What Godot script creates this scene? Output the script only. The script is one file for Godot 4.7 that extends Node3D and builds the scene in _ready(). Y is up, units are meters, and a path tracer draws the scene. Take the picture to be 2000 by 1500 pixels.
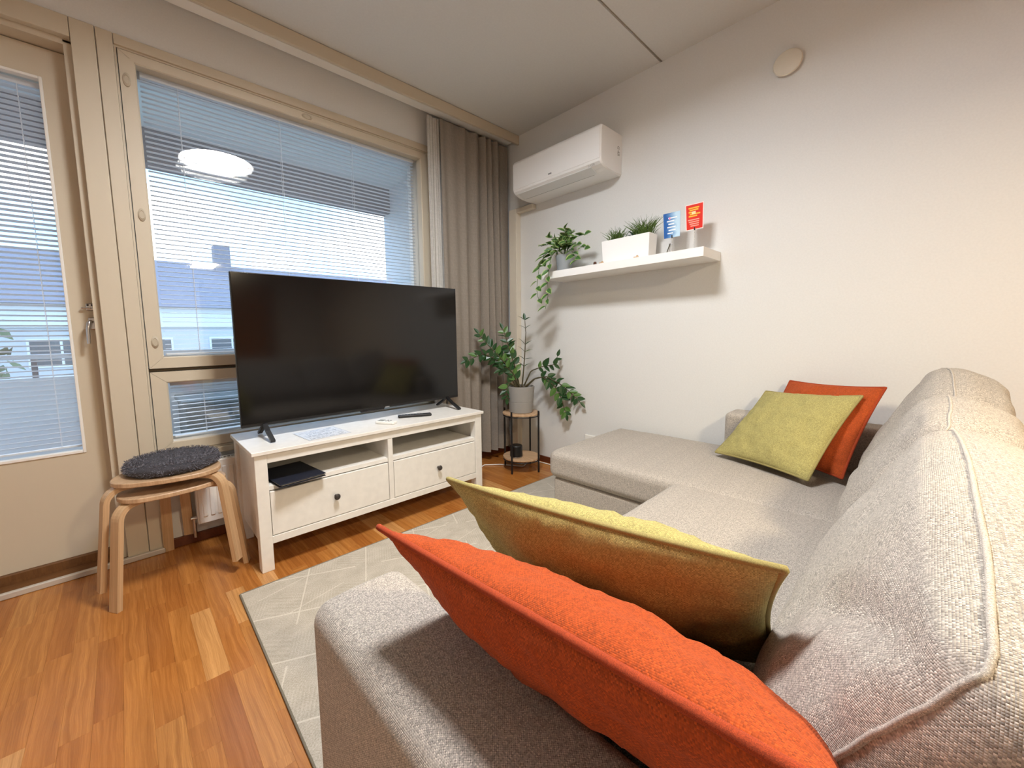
extends Node3D
# A living room corner: window wall ahead (z = 0), long wall on the right (x = 0), floor at y = 0. Metres.

const ROOM_H := 2.786
const BACK_Z := 5.5
const LEFT_X := -4.2

var M := {}
var counts := {}

# ---------------------------------------------------------------- mesh building
class MB:
	var v := PackedVector3Array()
	var n := PackedVector3Array()
	var uv := PackedVector2Array()
	var ix := PackedInt32Array()
	var xf := Transform3D()

	func put(p: Vector3, nn: Vector3, t := Vector2.ZERO) -> int:
		v.append(xf * p)
		n.append((xf.basis * nn).normalized())
		uv.append(t)
		return v.size() - 1

	func tri(a: int, b: int, c: int) -> void:
		ix.append(a); ix.append(b); ix.append(c)

	func quad(a: int, b: int, c: int, d: int) -> void:
		tri(a, b, c); tri(a, c, d)

	# a flat four-cornered face
	func face(a: Vector3, b: Vector3, c: Vector3, d: Vector3, outward: Vector3, uvs := []) -> void:
		var nn := (b - a).cross(c - a).normalized()
		if nn.dot(outward) < 0: nn = -nn
		var t = uvs if uvs.size() == 4 else [Vector2(0, 0), Vector2(1, 0), Vector2(1, 1), Vector2(0, 1)]
		quad(put(a, nn, t[0]), put(b, nn, t[1]), put(c, nn, t[2]), put(d, nn, t[3]))

	static func stops(h: float, r: float, seg: int, div: int) -> PackedFloat32Array:
		var o := PackedFloat32Array()
		if r <= 0.0:
			for k in div + 1: o.append(-h + 2.0 * h * k / div)
			return o
		for k in seg + 1: o.append(-h + r * (1.0 - tan((1.0 - float(k) / seg) * PI / 4)))
		for k in range(1, div): o.append(-(h - r) + 2.0 * (h - r) * k / div)
		for k in seg + 1: o.append(h - r * (1.0 - tan(float(k) / seg * PI / 4)))
		return o

	# a box with rounded (seg > 1) or chamfered (seg = 1) edges
	func rbox(c: Vector3, s: Vector3, r := 0.0, seg := 1, div := 1, uvoff := Vector2.ZERO) -> void:
		var h := s / 2
		r = minf(r, minf(h.x, minf(h.y, h.z)) * 0.999)
		for a in 3:
			var b := (a + 1) % 3
			var d := (a + 2) % 3
			var sb := stops(h[b], r, seg, div)
			var sd := stops(h[d], r, seg, div)
			for sgn in [-1.0, 1.0]:
				var base := v.size()
				for i in sb.size():
					for j in sd.size():
						var p := Vector3.ZERO
						p[a] = sgn * h[a]; p[b] = sb[i]; p[d] = sd[j]
						var nn := Vector3.ZERO
						nn[a] = sgn
						if r > 0.0:
							var inner := Vector3(clampf(p.x, -h.x + r, h.x - r), clampf(p.y, -h.y + r, h.y - r), clampf(p.z, -h.z + r, h.z - r))
							nn = (p - inner).normalized()
							p = inner + nn * r
						put(c + p, nn, Vector2(sb[i], sd[j]) + uvoff)
				for i in sb.size() - 1:
					for j in sd.size() - 1:
						var q := base + i * sd.size() + j
						quad(q, q + sd.size(), q + sd.size() + 1, q + 1)

	func tube(pts: Array, rad, sides := 8, caps := true) -> void:
		var k := pts.size()
		var up := Vector3(0.31, 0.9, 0.22)
		var rings := []
		var length := 0.0
		for i in k:
			var t: Vector3 = (pts[mini(i + 1, k - 1)] - pts[maxi(i - 1, 0)]).normalized()
			var side := up - t * up.dot(t)
			if side.length() < 0.05: side = Vector3(1, 0, 0) - t * t.x
			side = side.normalized()
			up = side
			var other := t.cross(side)
			var r: float = rad[i] if rad is Array else rad
			if i: length += pts[i].distance_to(pts[i - 1])
			var base := v.size()
			for j in sides + 1:
				var a := TAU * j / sides
				var nn := side * cos(a) + other * sin(a)
				put(pts[i] + nn * r, nn, Vector2(float(j) / sides, length))
			rings.append(base)
		for i in k - 1:
			for j in sides:
				quad(rings[i] + j, rings[i] + j + 1, rings[i + 1] + j + 1, rings[i + 1] + j)
		if caps:
			for e in [0, k - 1]:
				var t: Vector3 = (pts[0] - pts[1]).normalized() if e == 0 else (pts[k - 1] - pts[k - 2]).normalized()
				var mid := put(pts[e], t)
				var base := v.size()
				for j in sides + 1:
					v.append(v[rings[e] + j]); n.append((xf.basis * t).normalized()); uv.append(Vector2.ZERO)
				for j in sides: tri(mid, base + j, base + j + 1)

	# profile: Vector2(radius, height) from one end to the other
	func lathe(profile: Array, segs := 32, c := Vector3.ZERO, smooth := false, wob := 0.0) -> void:
		for i in profile.size() - 1:
			var p: Vector2 = profile[i]
			var q: Vector2 = profile[i + 1]
			if p.is_equal_approx(q): continue
			var ends := []
			for e in 2:
				var d := q - p
				if smooth:
					var lo: Vector2 = profile[maxi(i - 1 + e, 0)]
					var hi: Vector2 = profile[mini(i + 1 + e, profile.size() - 1)]
					d = hi - lo
				var nn := Vector2(d.y, -d.x).normalized()
				ends.append(nn)
			var base := v.size()
			for j in segs + 1:
				var a := TAU * j / segs
				var dir := Vector3(cos(a), 0, sin(a))
				for e in 2:
					var pr: Vector2 = p if e == 0 else q
					var w := 1.0 + wob * (sin(3.0 * a + 0.7) + 0.6 * sin(5.0 * a + 2.0))
					put(c + dir * pr.x * w + Vector3(0, pr.y, 0), dir * ends[e].x + Vector3(0, ends[e].y, 0), Vector2(float(j) / segs, pr.y))
			for j in segs:
				var o := base + j * 2
				quad(o, o + 2, o + 3, o + 1)

	# polygon in the xz plane, extruded from y0 to y1 with a small chamfer
	func prism(poly: PackedVector2Array, y0: float, y1: float, bev := 0.0) -> void:
		var mid := Vector2.ZERO
		for p in poly: mid += p / poly.size()
		var m := poly.size()
		var insets := PackedVector2Array()
		for p in poly: insets.append(p - (p - mid).normalized() * bev)
		var t := Geometry2D.triangulate_polygon(insets)
		for side in [[y1, 1.0], [y0, -1.0]]:
			var base := v.size()
			for p in insets: put(Vector3(p.x, side[0], p.y), Vector3(0, side[1], 0), p)
			for k in range(0, t.size(), 3): tri(base + t[k], base + t[k + 1], base + t[k + 2])
		var rows := [[insets, y0], [poly, y0 + bev], [poly, y1 - bev], [insets, y1]]
		for r in 3:
			if rows[r][1] == rows[r + 1][1] and bev == 0.0: continue
			var base := v.size()
			for k in m + 1:
				var i := k % m
				var d: Vector2 = (poly[(i + 1) % m] - poly[(i - 1 + m) % m]).normalized()
				var nn := Vector3(d.y, 0, -d.x)
				if Vector2(nn.x, nn.z).dot(poly[i] - mid) < 0: nn = -nn
				nn.y = [-0.9, 0.0, 0.9][r]
				for e in 2:
					var row = rows[r + e]
					put(Vector3(row[0][i].x, row[1], row[0][i].y), nn, Vector2(float(k) / m, row[1]))
			for k in m: quad(base + 2 * k, base + 2 * k + 2, base + 2 * k + 3, base + 2 * k + 1)

	# a strip of rectangular section bent along points in the (x, y) plane of xf, wide along z
	func strip(pts: Array, wide: float, thick: float) -> void:
		var rails := [[], [], [], []]
		var k := pts.size()
		for i in k:
			var t: Vector2 = (pts[mini(i + 1, k - 1)] - pts[maxi(i - 1, 0)]).normalized()
			var nn := Vector2(-t.y, t.x)
			for e in 4:
				var s: float = [1, 1, -1, -1][e]
				var z: float = [-1, 1, 1, -1][e] * wide / 2
				var p: Vector2 = pts[i] + nn * s * thick / 2
				rails[e].append(Vector3(p.x, p.y, z))
		var along := 0.0
		for i in k - 1:
			var t: Vector2 = (pts[i + 1] - pts[i]).normalized()
			var step: float = pts[i].distance_to(pts[i + 1])
			var outs := [Vector3(-t.y, t.x, 0), Vector3(0, 0, 1), Vector3(t.y, -t.x, 0), Vector3(0, 0, -1)]
			for e in 4:
				var f := (e + 1) % 4
				face(rails[e][i], rails[e][i + 1], rails[f][i + 1], rails[f][i], outs[e], [Vector2(0, along), Vector2(0, along + step), Vector2(wide, along + step), Vector2(wide, along)])
			along += step
		face(rails[0][0], rails[1][0], rails[2][0], rails[3][0], Vector3(pts[0].x - pts[1].x, pts[0].y - pts[1].y, 0))
		face(rails[0][k - 1], rails[1][k - 1], rails[2][k - 1], rails[3][k - 1], Vector3(pts[k - 1].x - pts[k - 2].x, pts[k - 1].y - pts[k - 2].y, 0))

	# a curved sheet: fn(u, v) with u, v in 0..1
	func sheet(nu: int, nv: int, fn: Callable, flip := false) -> void:
		var pos := []
		for i in nu + 1:
			for j in nv + 1: pos.append(fn.call(float(i) / nu, float(j) / nv))
		var base := v.size()
		for i in nu + 1:
			for j in nv + 1:
				var du: Vector3 = pos[mini(i + 1, nu) * (nv + 1) + j] - pos[maxi(i - 1, 0) * (nv + 1) + j]
				var dv: Vector3 = pos[i * (nv + 1) + mini(j + 1, nv)] - pos[i * (nv + 1) + maxi(j - 1, 0)]
				var nn := du.cross(dv).normalized()
				put(pos[i * (nv + 1) + j], -nn if flip else nn, Vector2(float(i) / nu, float(j) / nv))
		for i in nu:
			for j in nv:
				var q := base + i * (nv + 1) + j
				quad(q, q + nv + 1, q + nv + 2, q + 1)

	# recompute smooth normals, treating points at one place as one
	func smooth() -> void:
		var ids := {}
		var sums := []
		var of := PackedInt32Array()
		for p in v:
			var key := Vector3i((p * 20000.0).round())
			if not ids.has(key):
				ids[key] = sums.size()
				sums.append(Vector3.ZERO)
			of.append(ids[key])
		for k in range(0, ix.size(), 3):
			var a := v[ix[k]]
			var c := (v[ix[k + 1]] - a).cross(v[ix[k + 2]] - a)
			if c.dot(n[ix[k]] + n[ix[k + 1]] + n[ix[k + 2]]) < 0: c = -c
			for e in 3: sums[of[ix[k + e]]] += c
		for k in v.size():
			if sums[of[k]].length() > 0: n[k] = sums[of[k]].normalized()

	func bend(fn: Callable) -> void:
		for k in v.size(): v[k] = fn.call(v[k])

	func mesh() -> ArrayMesh:
		for k in range(0, ix.size(), 3):
			var a := v[ix[k]]
			var c := (v[ix[k + 1]] - a).cross(v[ix[k + 2]] - a)
			if c.dot(n[ix[k]] + n[ix[k + 1]] + n[ix[k + 2]]) > 0:
				var t := ix[k + 1]
				ix[k + 1] = ix[k + 2]
				ix[k + 2] = t
		var arrays := []
		arrays.resize(Mesh.ARRAY_MAX)
		arrays[Mesh.ARRAY_VERTEX] = v
		arrays[Mesh.ARRAY_NORMAL] = n
		arrays[Mesh.ARRAY_TEX_UV] = uv
		arrays[Mesh.ARRAY_INDEX] = ix
		var am := ArrayMesh.new()
		am.add_surface_from_arrays(Mesh.PRIMITIVE_TRIANGLES, arrays)
		return am

# ---------------------------------------------------------------- scene helpers
func numbered(called: String) -> String:
	counts[called] = counts.get(called, 0) + 1
	return called if counts[called] == 1 else "%s_%03d" % [called, counts[called] - 1]

func tag(o, label: String, category := "", group := "", kind := ""):
	if label: o.set_meta("label", label)
	if category: o.set_meta("category", category)
	if group: o.set_meta("group", group)
	if kind: o.set_meta("kind", kind)
	return o

func thing(called: String, label: String, category: String, at := Vector3.ZERO, turn := 0.0, group := "") -> Node3D:
	var o := Node3D.new()
	o.name = numbered(called)
	add_child(o)
	o.position = at
	o.rotation.y = turn
	tag(o, label, category, group)
	return o

func part(mesh: Mesh, called: String, m: Material, parent = self, label := "") -> MeshInstance3D:
	var o := MeshInstance3D.new()
	o.name = numbered(called) if parent == self else called
	o.mesh = mesh
	o.material_override = m
	parent.add_child(o, true)
	if label: o.set_meta("label", label)
	return o

func build(b: MB, called: String, m: Material, parent = self, label := "") -> MeshInstance3D:
	return part(b.mesh(), called, m, parent, label)

func struct(called: String, label: String, category := "") -> Node3D:
	var o := Node3D.new()
	o.name = called
	add_child(o)
	tag(o, label, category, "", "structure")
	return o

func boxpart(called: String, c: Vector3, s: Vector3, r: float, m: Material, parent = self, seg := 1, label := "") -> MeshInstance3D:
	var b := MB.new()
	b.rbox(c, s, r, seg)
	return build(b, called, m, parent, label)

# box given by its two corners
func span(called: String, a: Vector3, c: Vector3, r: float, m: Material, parent = self, label := "") -> MeshInstance3D:
	return boxpart(called, (a + c) / 2, (c - a).abs(), r, m, parent, 1, label)

func paint(c: Color, rough := 0.6, metal := 0.0) -> StandardMaterial3D:
	var m := StandardMaterial3D.new()
	m.albedo_color = c
	m.roughness = rough
	m.metallic = metal
	return m

func rgb(r: int, g: int, b: int) -> Color:
	return Color(r / 255.0, g / 255.0, b / 255.0)

func texture(img: Image) -> ImageTexture:
	return ImageTexture.create_from_image(img)

func fabric(c: Color, tex: Texture2D, relief: Texture2D, tile: float, depth: float) -> StandardMaterial3D:
	var m := paint(c, 0.95)
	m.albedo_texture = tex
	m.uv1_triplanar = true
	m.uv1_triplanar_sharpness = 6.0
	m.uv1_scale = Vector3.ONE / tile
	if relief:
		m.heightmap_enabled = true
		m.heightmap_texture = relief
		m.heightmap_scale = depth
	return m

# woven cloth: threads over and under, each thread with its own dye, the warp a shade apart from the weft. Returns [colour, height]
func weave(px: int, threads: int, spread: float, seed_: int, warp_dye: float) -> Array:
	var rng := RandomNumberGenerator.new()
	rng.seed = seed_
	var warp := []
	var weft := []
	for k in threads:
		warp.append(rng.randf_range(1.0 - spread * 0.35, 1.0) * warp_dye)
		weft.append(rng.randf_range(1.0 - spread * 0.35, 1.0))
	var cell := []
	for k in threads * threads: cell.append(rng.randf_range(1.0 - spread * 1.6, 1.0))
	var fleck := FastNoiseLite.new()
	fleck.seed = seed_
	fleck.frequency = 0.05
	var col := Image.create(px, px, false, Image.FORMAT_RGB8)
	var hgt := Image.create(px, px, false, Image.FORMAT_L8)
	for y in px:
		var fy := float(y) / px * threads
		var iy := int(fy)
		var ty := fy - iy
		for x in px:
			var fx := float(x) / px * threads
			var i := int(fx)
			var tx := fx - i
			var over := (i + iy) % 2 == 0
			var across := (tx if over else ty) * 2.0 - 1.0
			var along := (ty if over else tx) * 2.0 - 1.0
			var h := sqrt(maxf(0.0, 1.0 - across * across * 0.9)) * (0.55 + 0.45 * cos(along * PI / 2))
			var tone: float = (warp[i] if over else weft[iy])
			tone *= cell[iy * threads + i]
			tone *= 1.0 + 0.08 * fleck.get_noise_2d(x, y * 0.35 if over else y)
			col.set_pixel(x, y, Color(tone, tone, tone))
			hgt.set_pixel(x, y, Color(h, h, h))
	return [texture(col), texture(hgt)]

# wood: long grain along v
func grain(px: int, seed_: int, contrast: float) -> ImageTexture:
	var a := FastNoiseLite.new()
	a.seed = seed_
	a.frequency = 0.02
	var b := FastNoiseLite.new()
	b.seed = seed_ + 7
	b.frequency = 0.11
	var img := Image.create(px, px, false, Image.FORMAT_RGB8)
	for y in px:
		for x in px:
			var bendx := a.get_noise_2d(x * 0.4, y * 0.22) * 16.0
			var g := a.get_noise_2d((x + bendx) * 2.2, y * 0.10) * 0.55 + b.get_noise_2d((x + bendx * 0.6) * 2.6, y * 0.07) * 0.45
			var t := clampf(0.86 + contrast * g, 0.0, 1.0)
			img.set_pixel(x, y, Color(t, t * lerpf(1.0, t, 0.25), t * lerpf(1.0, t, 0.5)))
	return texture(img)

func wood(c: Color, tex: Texture2D, rough: float, scale := Vector3.ONE) -> StandardMaterial3D:
	var m := paint(c, rough)
	m.albedo_texture = tex
	m.uv1_scale = scale
	return m

func speckle(px: int, freq: float, lo: float, seed_: int) -> ImageTexture:
	var a := FastNoiseLite.new()
	a.seed = seed_
	a.frequency = freq
	var img := Image.create(px, px, false, Image.FORMAT_RGB8)
	for y in px:
		for x in px:
			var t := lerpf(lo, 1.0, 0.5 + 0.5 * a.get_noise_2d(x, y))
			img.set_pixel(x, y, Color(t, t, t))
	return texture(img)

# ---------------------------------------------------------------- _ready
func _ready() -> void:
	camera_and_light()
	materials()
	room()
	front_openings()
	outside()
	curtains()
	radiator()
	rug()
	sofa()
	pillows()
	tv_bench()
	tv()
	bench_clutter()
	stools()
	air_conditioner()
	wall_shelf()
	plant_corner()
	ceiling_lamps()
	small_things()

func camera_and_light() -> void:
	var cam := Camera3D.new()
	cam.name = "camera"
	var yaw := 0.71851
	var pitch := 0.100704
	var roll := -0.019962
	var f := 777.9
	var fwd := Vector3(sin(yaw) * cos(pitch), -sin(pitch), -cos(yaw) * cos(pitch))
	var r0 := fwd.cross(Vector3.UP).normalized()
	var u0 := r0.cross(fwd)
	var rr := r0 * cos(roll) + u0 * sin(roll)
	var uu := u0 * cos(roll) - r0 * sin(roll)
	cam.transform = Transform3D(Basis(rr, uu, -fwd), Vector3(-2.688552, 1.100796, 2.603304))
	cam.projection = Camera3D.PROJECTION_FRUSTUM
	cam.near = 0.02
	cam.far = 400.0
	cam.size = 1500.0 * cam.near / f
	cam.frustum_offset = Vector2((1000.0 - 921.26) * cam.near / f, -(750.0 - 734.70) * cam.near / f)
	cam.current = true
	add_child(cam)

	var e := Environment.new()
	e.background_mode = Environment.BG_SKY
	var sky := Sky.new()
	var pano := PanoramaSkyMaterial.new()
	pano.panorama = cloudy_sky()
	sky.sky_material = pano
	e.sky = sky
	e.background_energy_multiplier = 4.0
	e.tonemap_mode = Environment.TONE_MAPPER_LINEAR
	e.tonemap_exposure = 1.15
	e.sdfgi_enabled = true
	e.ssao_enabled = true
	e.ssil_enabled = true
	var we := WorldEnvironment.new()
	we.name = "sky"
	we.environment = e
	add_child(we)

func cloudy_sky() -> ImageTexture:
	var big := FastNoiseLite.new()
	big.seed = 11
	big.frequency = 1.3
	big.fractal_octaves = 5
	var w := 512
	var h := 256
	var img := Image.create(w, h, false, Image.FORMAT_RGB8)
	for y in h:
		var el := PI / 2 - PI * (y + 0.5) / h
		for x in w:
			var az := TAU * (x + 0.5) / w
			var d := Vector3(cos(el) * cos(az), sin(el), cos(el) * sin(az))
			var up := clampf(d.y, 0.0, 1.0)
			var base := Color(0.60, 0.80, 0.95).lerp(Color(0.36, 0.62, 0.92), pow(up, 0.7))
			if d.y < 0.0: base = Color(0.55, 0.60, 0.66)
			var q := d * 1.0
			q.y *= 2.2
			var c := smoothstep(-0.12, 0.3, big.get_noise_3dv(q * 1.4))
			var cloud := Color(1.0, 0.97, 0.93)
			if d.y >= 0.0: base = base.lerp(cloud, c * 0.9)
			img.set_pixel(x, y, base)
	return texture(img)

func materials() -> void:
	var sofa_w := weave(768, 72, 0.18, 3, 0.84)
	var pil_w := weave(768, 80, 0.14, 5, 0.90)
	M.sofa = fabric(rgb(240, 229, 215), sofa_w[0], sofa_w[1], 0.130, 0.10)
	M.green = fabric(rgb(206, 194, 122), pil_w[0], pil_w[1], 0.150, 0.06)
	M.orange = fabric(rgb(206, 88, 28), pil_w[0], pil_w[1], 0.150, 0.07)
	M.green_pipe = fabric(rgb(186, 172, 108), pil_w[0], null, 0.05, 0.0)
	M.orange_pipe = fabric(rgb(190, 74, 30), pil_w[0], null, 0.05, 0.0)
	M.sofa_seam = fabric(rgb(240, 229, 215), sofa_w[0], null, 0.05, 0.0)
	M.curtain = fabric(rgb(176, 165, 152), pil_w[0], null, 0.10, 0.0)
	M.curtain.backlight = Color(0.10, 0.09, 0.08)
	M.sheer = fabric(rgb(236, 233, 226), pil_w[0], null, 0.10, 0.0)
	M.sheer.backlight = Color(0.35, 0.35, 0.34)
	var plaster := speckle(256, 0.12, 0.97, 21)
	var coarse := speckle(256, 0.35, 0.0, 22)
	M.wall = fabric(rgb(229, 229, 226), plaster, coarse, 0.35, 0.010)
	M.wall.roughness = 0.85
	M.ceiling = fabric(rgb(216, 216, 212), plaster, coarse, 0.5, 0.010)
	M.trim = paint(rgb(204, 192, 170), 0.45)
	M.trim_edge = paint(rgb(188, 176, 154), 0.5)
	M.trunk = paint(rgb(222, 213, 196), 0.5)
	M.white = paint(rgb(240, 238, 232), 0.4)
	M.gasket = paint(rgb(60, 56, 50), 0.7)
	M.gap = paint(rgb(96, 84, 66), 0.8)
	M.groove = paint(rgb(168, 160, 144), 0.8)
	M.slat = paint(rgb(224, 230, 236), 0.35)
	M.cord = paint(rgb(236, 240, 244), 0.6)
	M.metal = paint(rgb(196, 196, 198), 0.22, 1.0)
	M.alu = paint(rgb(206, 200, 190), 0.4, 0.3)
	M.dark = paint(rgb(16, 15, 16), 0.45)
	M.black = paint(rgb(22, 21, 22), 0.4)
	M.knob = paint(rgb(66, 60, 56), 0.4, 0.3)
	var g := StandardMaterial3D.new()
	g.albedo_color = Color(0.95, 0.98, 1.0, 0.04)
	g.transparency = BaseMaterial3D.TRANSPARENCY_ALPHA
	g.roughness = 0.0
	M.glass = g
	M.screen = paint(rgb(10, 9, 10), 0.12)
	M.screen.metallic_specular = 0.5
	M.grain = grain(512, 41, 0.20)
	var fine := grain(256, 77, 0.16)
	M.boards = []
	for c in [rgb(202, 136, 68), rgb(194, 127, 61), rgb(208, 145, 77), rgb(186, 119, 56), rgb(199, 132, 65), rgb(222, 166, 102)]:
		var m := wood(c, M.grain, 0.26, Vector3(2.2, 1.1, 1))
		M.boards.append(m)
	M.base_wood = wood(rgb(118, 62, 32), M.grain, 0.4, Vector3(3, 1, 1))
	M.threshold = wood(rgb(128, 88, 50), M.grain, 0.45, Vector3(3, 1, 1))
	M.birch = wood(rgb(230, 196, 154), fine, 0.45, Vector3(3, 1.0, 1))
	M.birch_top = wood(rgb(224, 192, 156), fine, 0.45, Vector3(2, 2, 1))
	M.bench = fabric(rgb(240, 236, 228), speckle(128, 0.05, 0.95, 31), null, 0.4, 0.0)
	M.bench.roughness = 0.38
	M.shelf = paint(rgb(244, 242, 238), 0.35)
	M.ac = paint(rgb(240, 239, 236), 0.32)
	M.pot_grey = paint(rgb(150, 147, 142), 0.6)
	M.pot_blue = paint(rgb(150, 156, 160), 0.5)
	M.pot_white = paint(rgb(246, 245, 242), 0.35)
	M.soil = fabric(rgb(62, 40, 28), speckle(64, 0.2, 0.5, 5), null, 0.05, 0.0)
	M.leaf = paint(rgb(36, 72, 34), 0.32)
	M.leaf_light = paint(rgb(76, 112, 48), 0.35)
	M.stem = paint(rgb(70, 62, 34), 0.5)
	M.vine = paint(rgb(96, 120, 58), 0.5)
	M.grass = paint(rgb(84, 112, 44), 0.5)
	M.succulent = paint(rgb(104, 132, 104), 0.5)
	M.pothos = leaf_print()
	var furt := speckle(256, 0.16, 0.35, 9)
	M.fur = fabric(rgb(104, 102, 110), furt, furt, 0.12, 0.5)
	M.lamp_body = paint(rgb(238, 236, 230), 0.5)

func leaf_print() -> StandardMaterial3D:
	# variegated leaf: green middle, cream margin with a ragged outline
	var no := FastNoiseLite.new()
	no.seed = 4
	no.frequency = 0.07
	var img := Image.create(96, 96, false, Image.FORMAT_RGB8)
	for y in 96:
		for x in 96:
			var u := absf(x / 47.5 - 1.0)
			var edge := u + 0.35 * no.get_noise_2d(x, y)
			var c := rgb(46, 88, 40).lerp(rgb(80, 122, 58), clampf(0.5 + no.get_noise_2d(x * 2, y * 2), 0, 1))
			if edge > 0.68: c = rgb(164, 184, 114)
			if u < 0.05: c = rgb(110, 146, 80)
			img.set_pixel(x, y, c)
	var m := paint(Color.WHITE, 0.4)
	m.albedo_texture = texture(img)
	m.backlight = Color(0.06, 0.1, 0.03)
	return m

# ---------------------------------------------------------------- the room
func room() -> void:
	# floor: strip parquet, staves along z
	var fl := struct("floor", "glossy oak strip parquet floor in honey and amber tones")
	span("subfloor", Vector3(LEFT_X - 0.2, -0.12, -0.3), Vector3(0.2, -0.014, BACK_Z + 0.2), 0.0, M.gap, fl)
	var rng := RandomNumberGenerator.new()
	rng.seed = 20
	var w := 0.068
	var lens := [0.26, 0.34, 0.42, 0.5]
	var meshes := []
	for l in lens:
		for k in 4:
			var b := MB.new()
			b.rbox(Vector3.ZERO, Vector3(w - 0.0002, 0.014, l - 0.0002), 0.0003, 1, 1)
			for i in b.uv.size():
				b.uv[i] = Vector2(b.v[i].x, b.v[i].z) + Vector2(0.13 * k + l, 0.31 * k + l)
			meshes.append([l, b.mesh()])
	var rest := []
	for k in M.boards.size(): rest.append(MB.new())
	var x := LEFT_X
	while x < 0.0:
		var z := -0.02 - rng.randf() * 0.3
		while z < BACK_Z:
			var pick = meshes[rng.randi() % meshes.size()]
			var l: float = pick[0]
			var t := rng.randf()
			var tone := 0 if t < 0.28 else 1 if t < 0.48 else 2 if t < 0.64 else 3 if t < 0.76 else 4 if t < 0.95 else 5
			var c := Vector3(x + w / 2, -0.007, z + l / 2)
			var seen := (c.x > -3.35 and c.x < -2.3 and c.z < 1.85) or (c.z < 0.85 and c.x > -2.4)
			if seen:
				var o := part(pick[1], "stave", M.boards[tone], fl)
				o.position = c
			else:
				rest[tone].rbox(c, Vector3(w - 0.0005, 0.014, l - 0.0005), 0.0, 1, 1, Vector2(x, z))
			z += l
		x += w
	for k in rest.size():
		var o := build(rest[k], "far_staves", M.boards[k], fl)
		o.set_meta("kind", "stuff")

	# ceiling: two slabs with an open joint
	var ce := struct("ceiling", "off-white plaster ceiling with one narrow joint across it")
	span("ceiling_slab", Vector3(LEFT_X - 0.2, ROOM_H, -0.3), Vector3(0.2, ROOM_H + 0.2, 1.388), 0.0, M.ceiling, ce)
	span("ceiling_slab", Vector3(LEFT_X - 0.2, ROOM_H, 1.402), Vector3(0.2, ROOM_H + 0.2, BACK_Z + 0.2), 0.0, M.ceiling, ce)
	span("joint_backing", Vector3(LEFT_X - 0.2, ROOM_H + 0.012, 1.387), Vector3(0.2, ROOM_H + 0.19, 1.403), 0.0, M.groove, ce)

	var wr := boxpart("wall_right", Vector3(0.1, ROOM_H / 2, BACK_Z / 2 - 0.1), Vector3(0.2, ROOM_H, BACK_Z + 0.6), 0.0, M.wall)
	tag(wr, "long off-white plaster wall with the shelf on it", "", "", "structure")
	var wl := boxpart("wall_left", Vector3(LEFT_X - 0.1, ROOM_H / 2, BACK_Z / 2), Vector3(0.2, ROOM_H, BACK_Z + 0.6), 0.0, M.wall)
	tag(wl, "off-white wall beside the balcony door", "", "", "structure")
	var wb := boxpart("wall_back", Vector3(LEFT_X / 2, ROOM_H / 2, BACK_Z + 0.1), Vector3(-LEFT_X, ROOM_H, 0.2), 0.0, M.wall)
	tag(wb, "off-white wall facing the windows", "", "", "structure")
	# wooden door in the back wall, mirrored in the television
	var d2 := struct("door_2", "brown wooden door in the wall facing the windows")
	span("leaf", Vector3(-1.55, 0.01, BACK_Z - 0.03), Vector3(-0.8, 2.05, BACK_Z - 0.002), 0.004, M.boards[0], d2)
	span("door_frame", Vector3(-1.62, 0.0, BACK_Z - 0.04), Vector3(-1.55, 2.12, BACK_Z - 0.002), 0.004, M.base_wood, d2)
	span("door_frame", Vector3(-0.8, 0.0, BACK_Z - 0.04), Vector3(-0.73, 2.12, BACK_Z - 0.002), 0.004, M.base_wood, d2)

	# wall with the openings
	var b := MB.new()
	var z0 := -0.30
	for s in [[LEFT_X, -3.62, 0.0, ROOM_H], [-3.62, -0.75, 2.50, ROOM_H], [-0.75, 0.0, 0.0, ROOM_H], [-2.70, -2.62, 0.0, 2.50], [-2.62, -0.75, 0.0, 0.515]]:
		b.rbox(Vector3((s[0] + s[1]) / 2, (s[2] + s[3]) / 2, z0 / 2), Vector3(s[1] - s[0], s[3] - s[2], -z0), 0.0)
	var wf := build(b, "wall_front", M.wall)
	tag(wf, "off-white wall round the window and balcony door", "", "", "structure")

	var bb := span("baseboard_front", Vector3(-2.60, 0.0, 0.0005), Vector3(0.0, 0.052, 0.013), 0.003, M.base_wood)
	tag(bb, "dark brown wooden baseboard under the window", "", "", "structure")
	var br := span("baseboard_right", Vector3(-0.013, 0.0, 0.013), Vector3(-0.0005, 0.052, BACK_Z), 0.003, M.base_wood)
	tag(br, "dark brown wooden baseboard along the long wall", "", "", "structure")

	# curtain pelmet board under the ceiling
	var va := span("trim_1", Vector3(LEFT_X, 2.711, 0.188), Vector3(-0.002, ROOM_H - 0.003, 0.207), 0.003, M.trim)
	tag(va, "cream pelmet board under the ceiling in front of the curtain rail", "", "", "structure")

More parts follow.
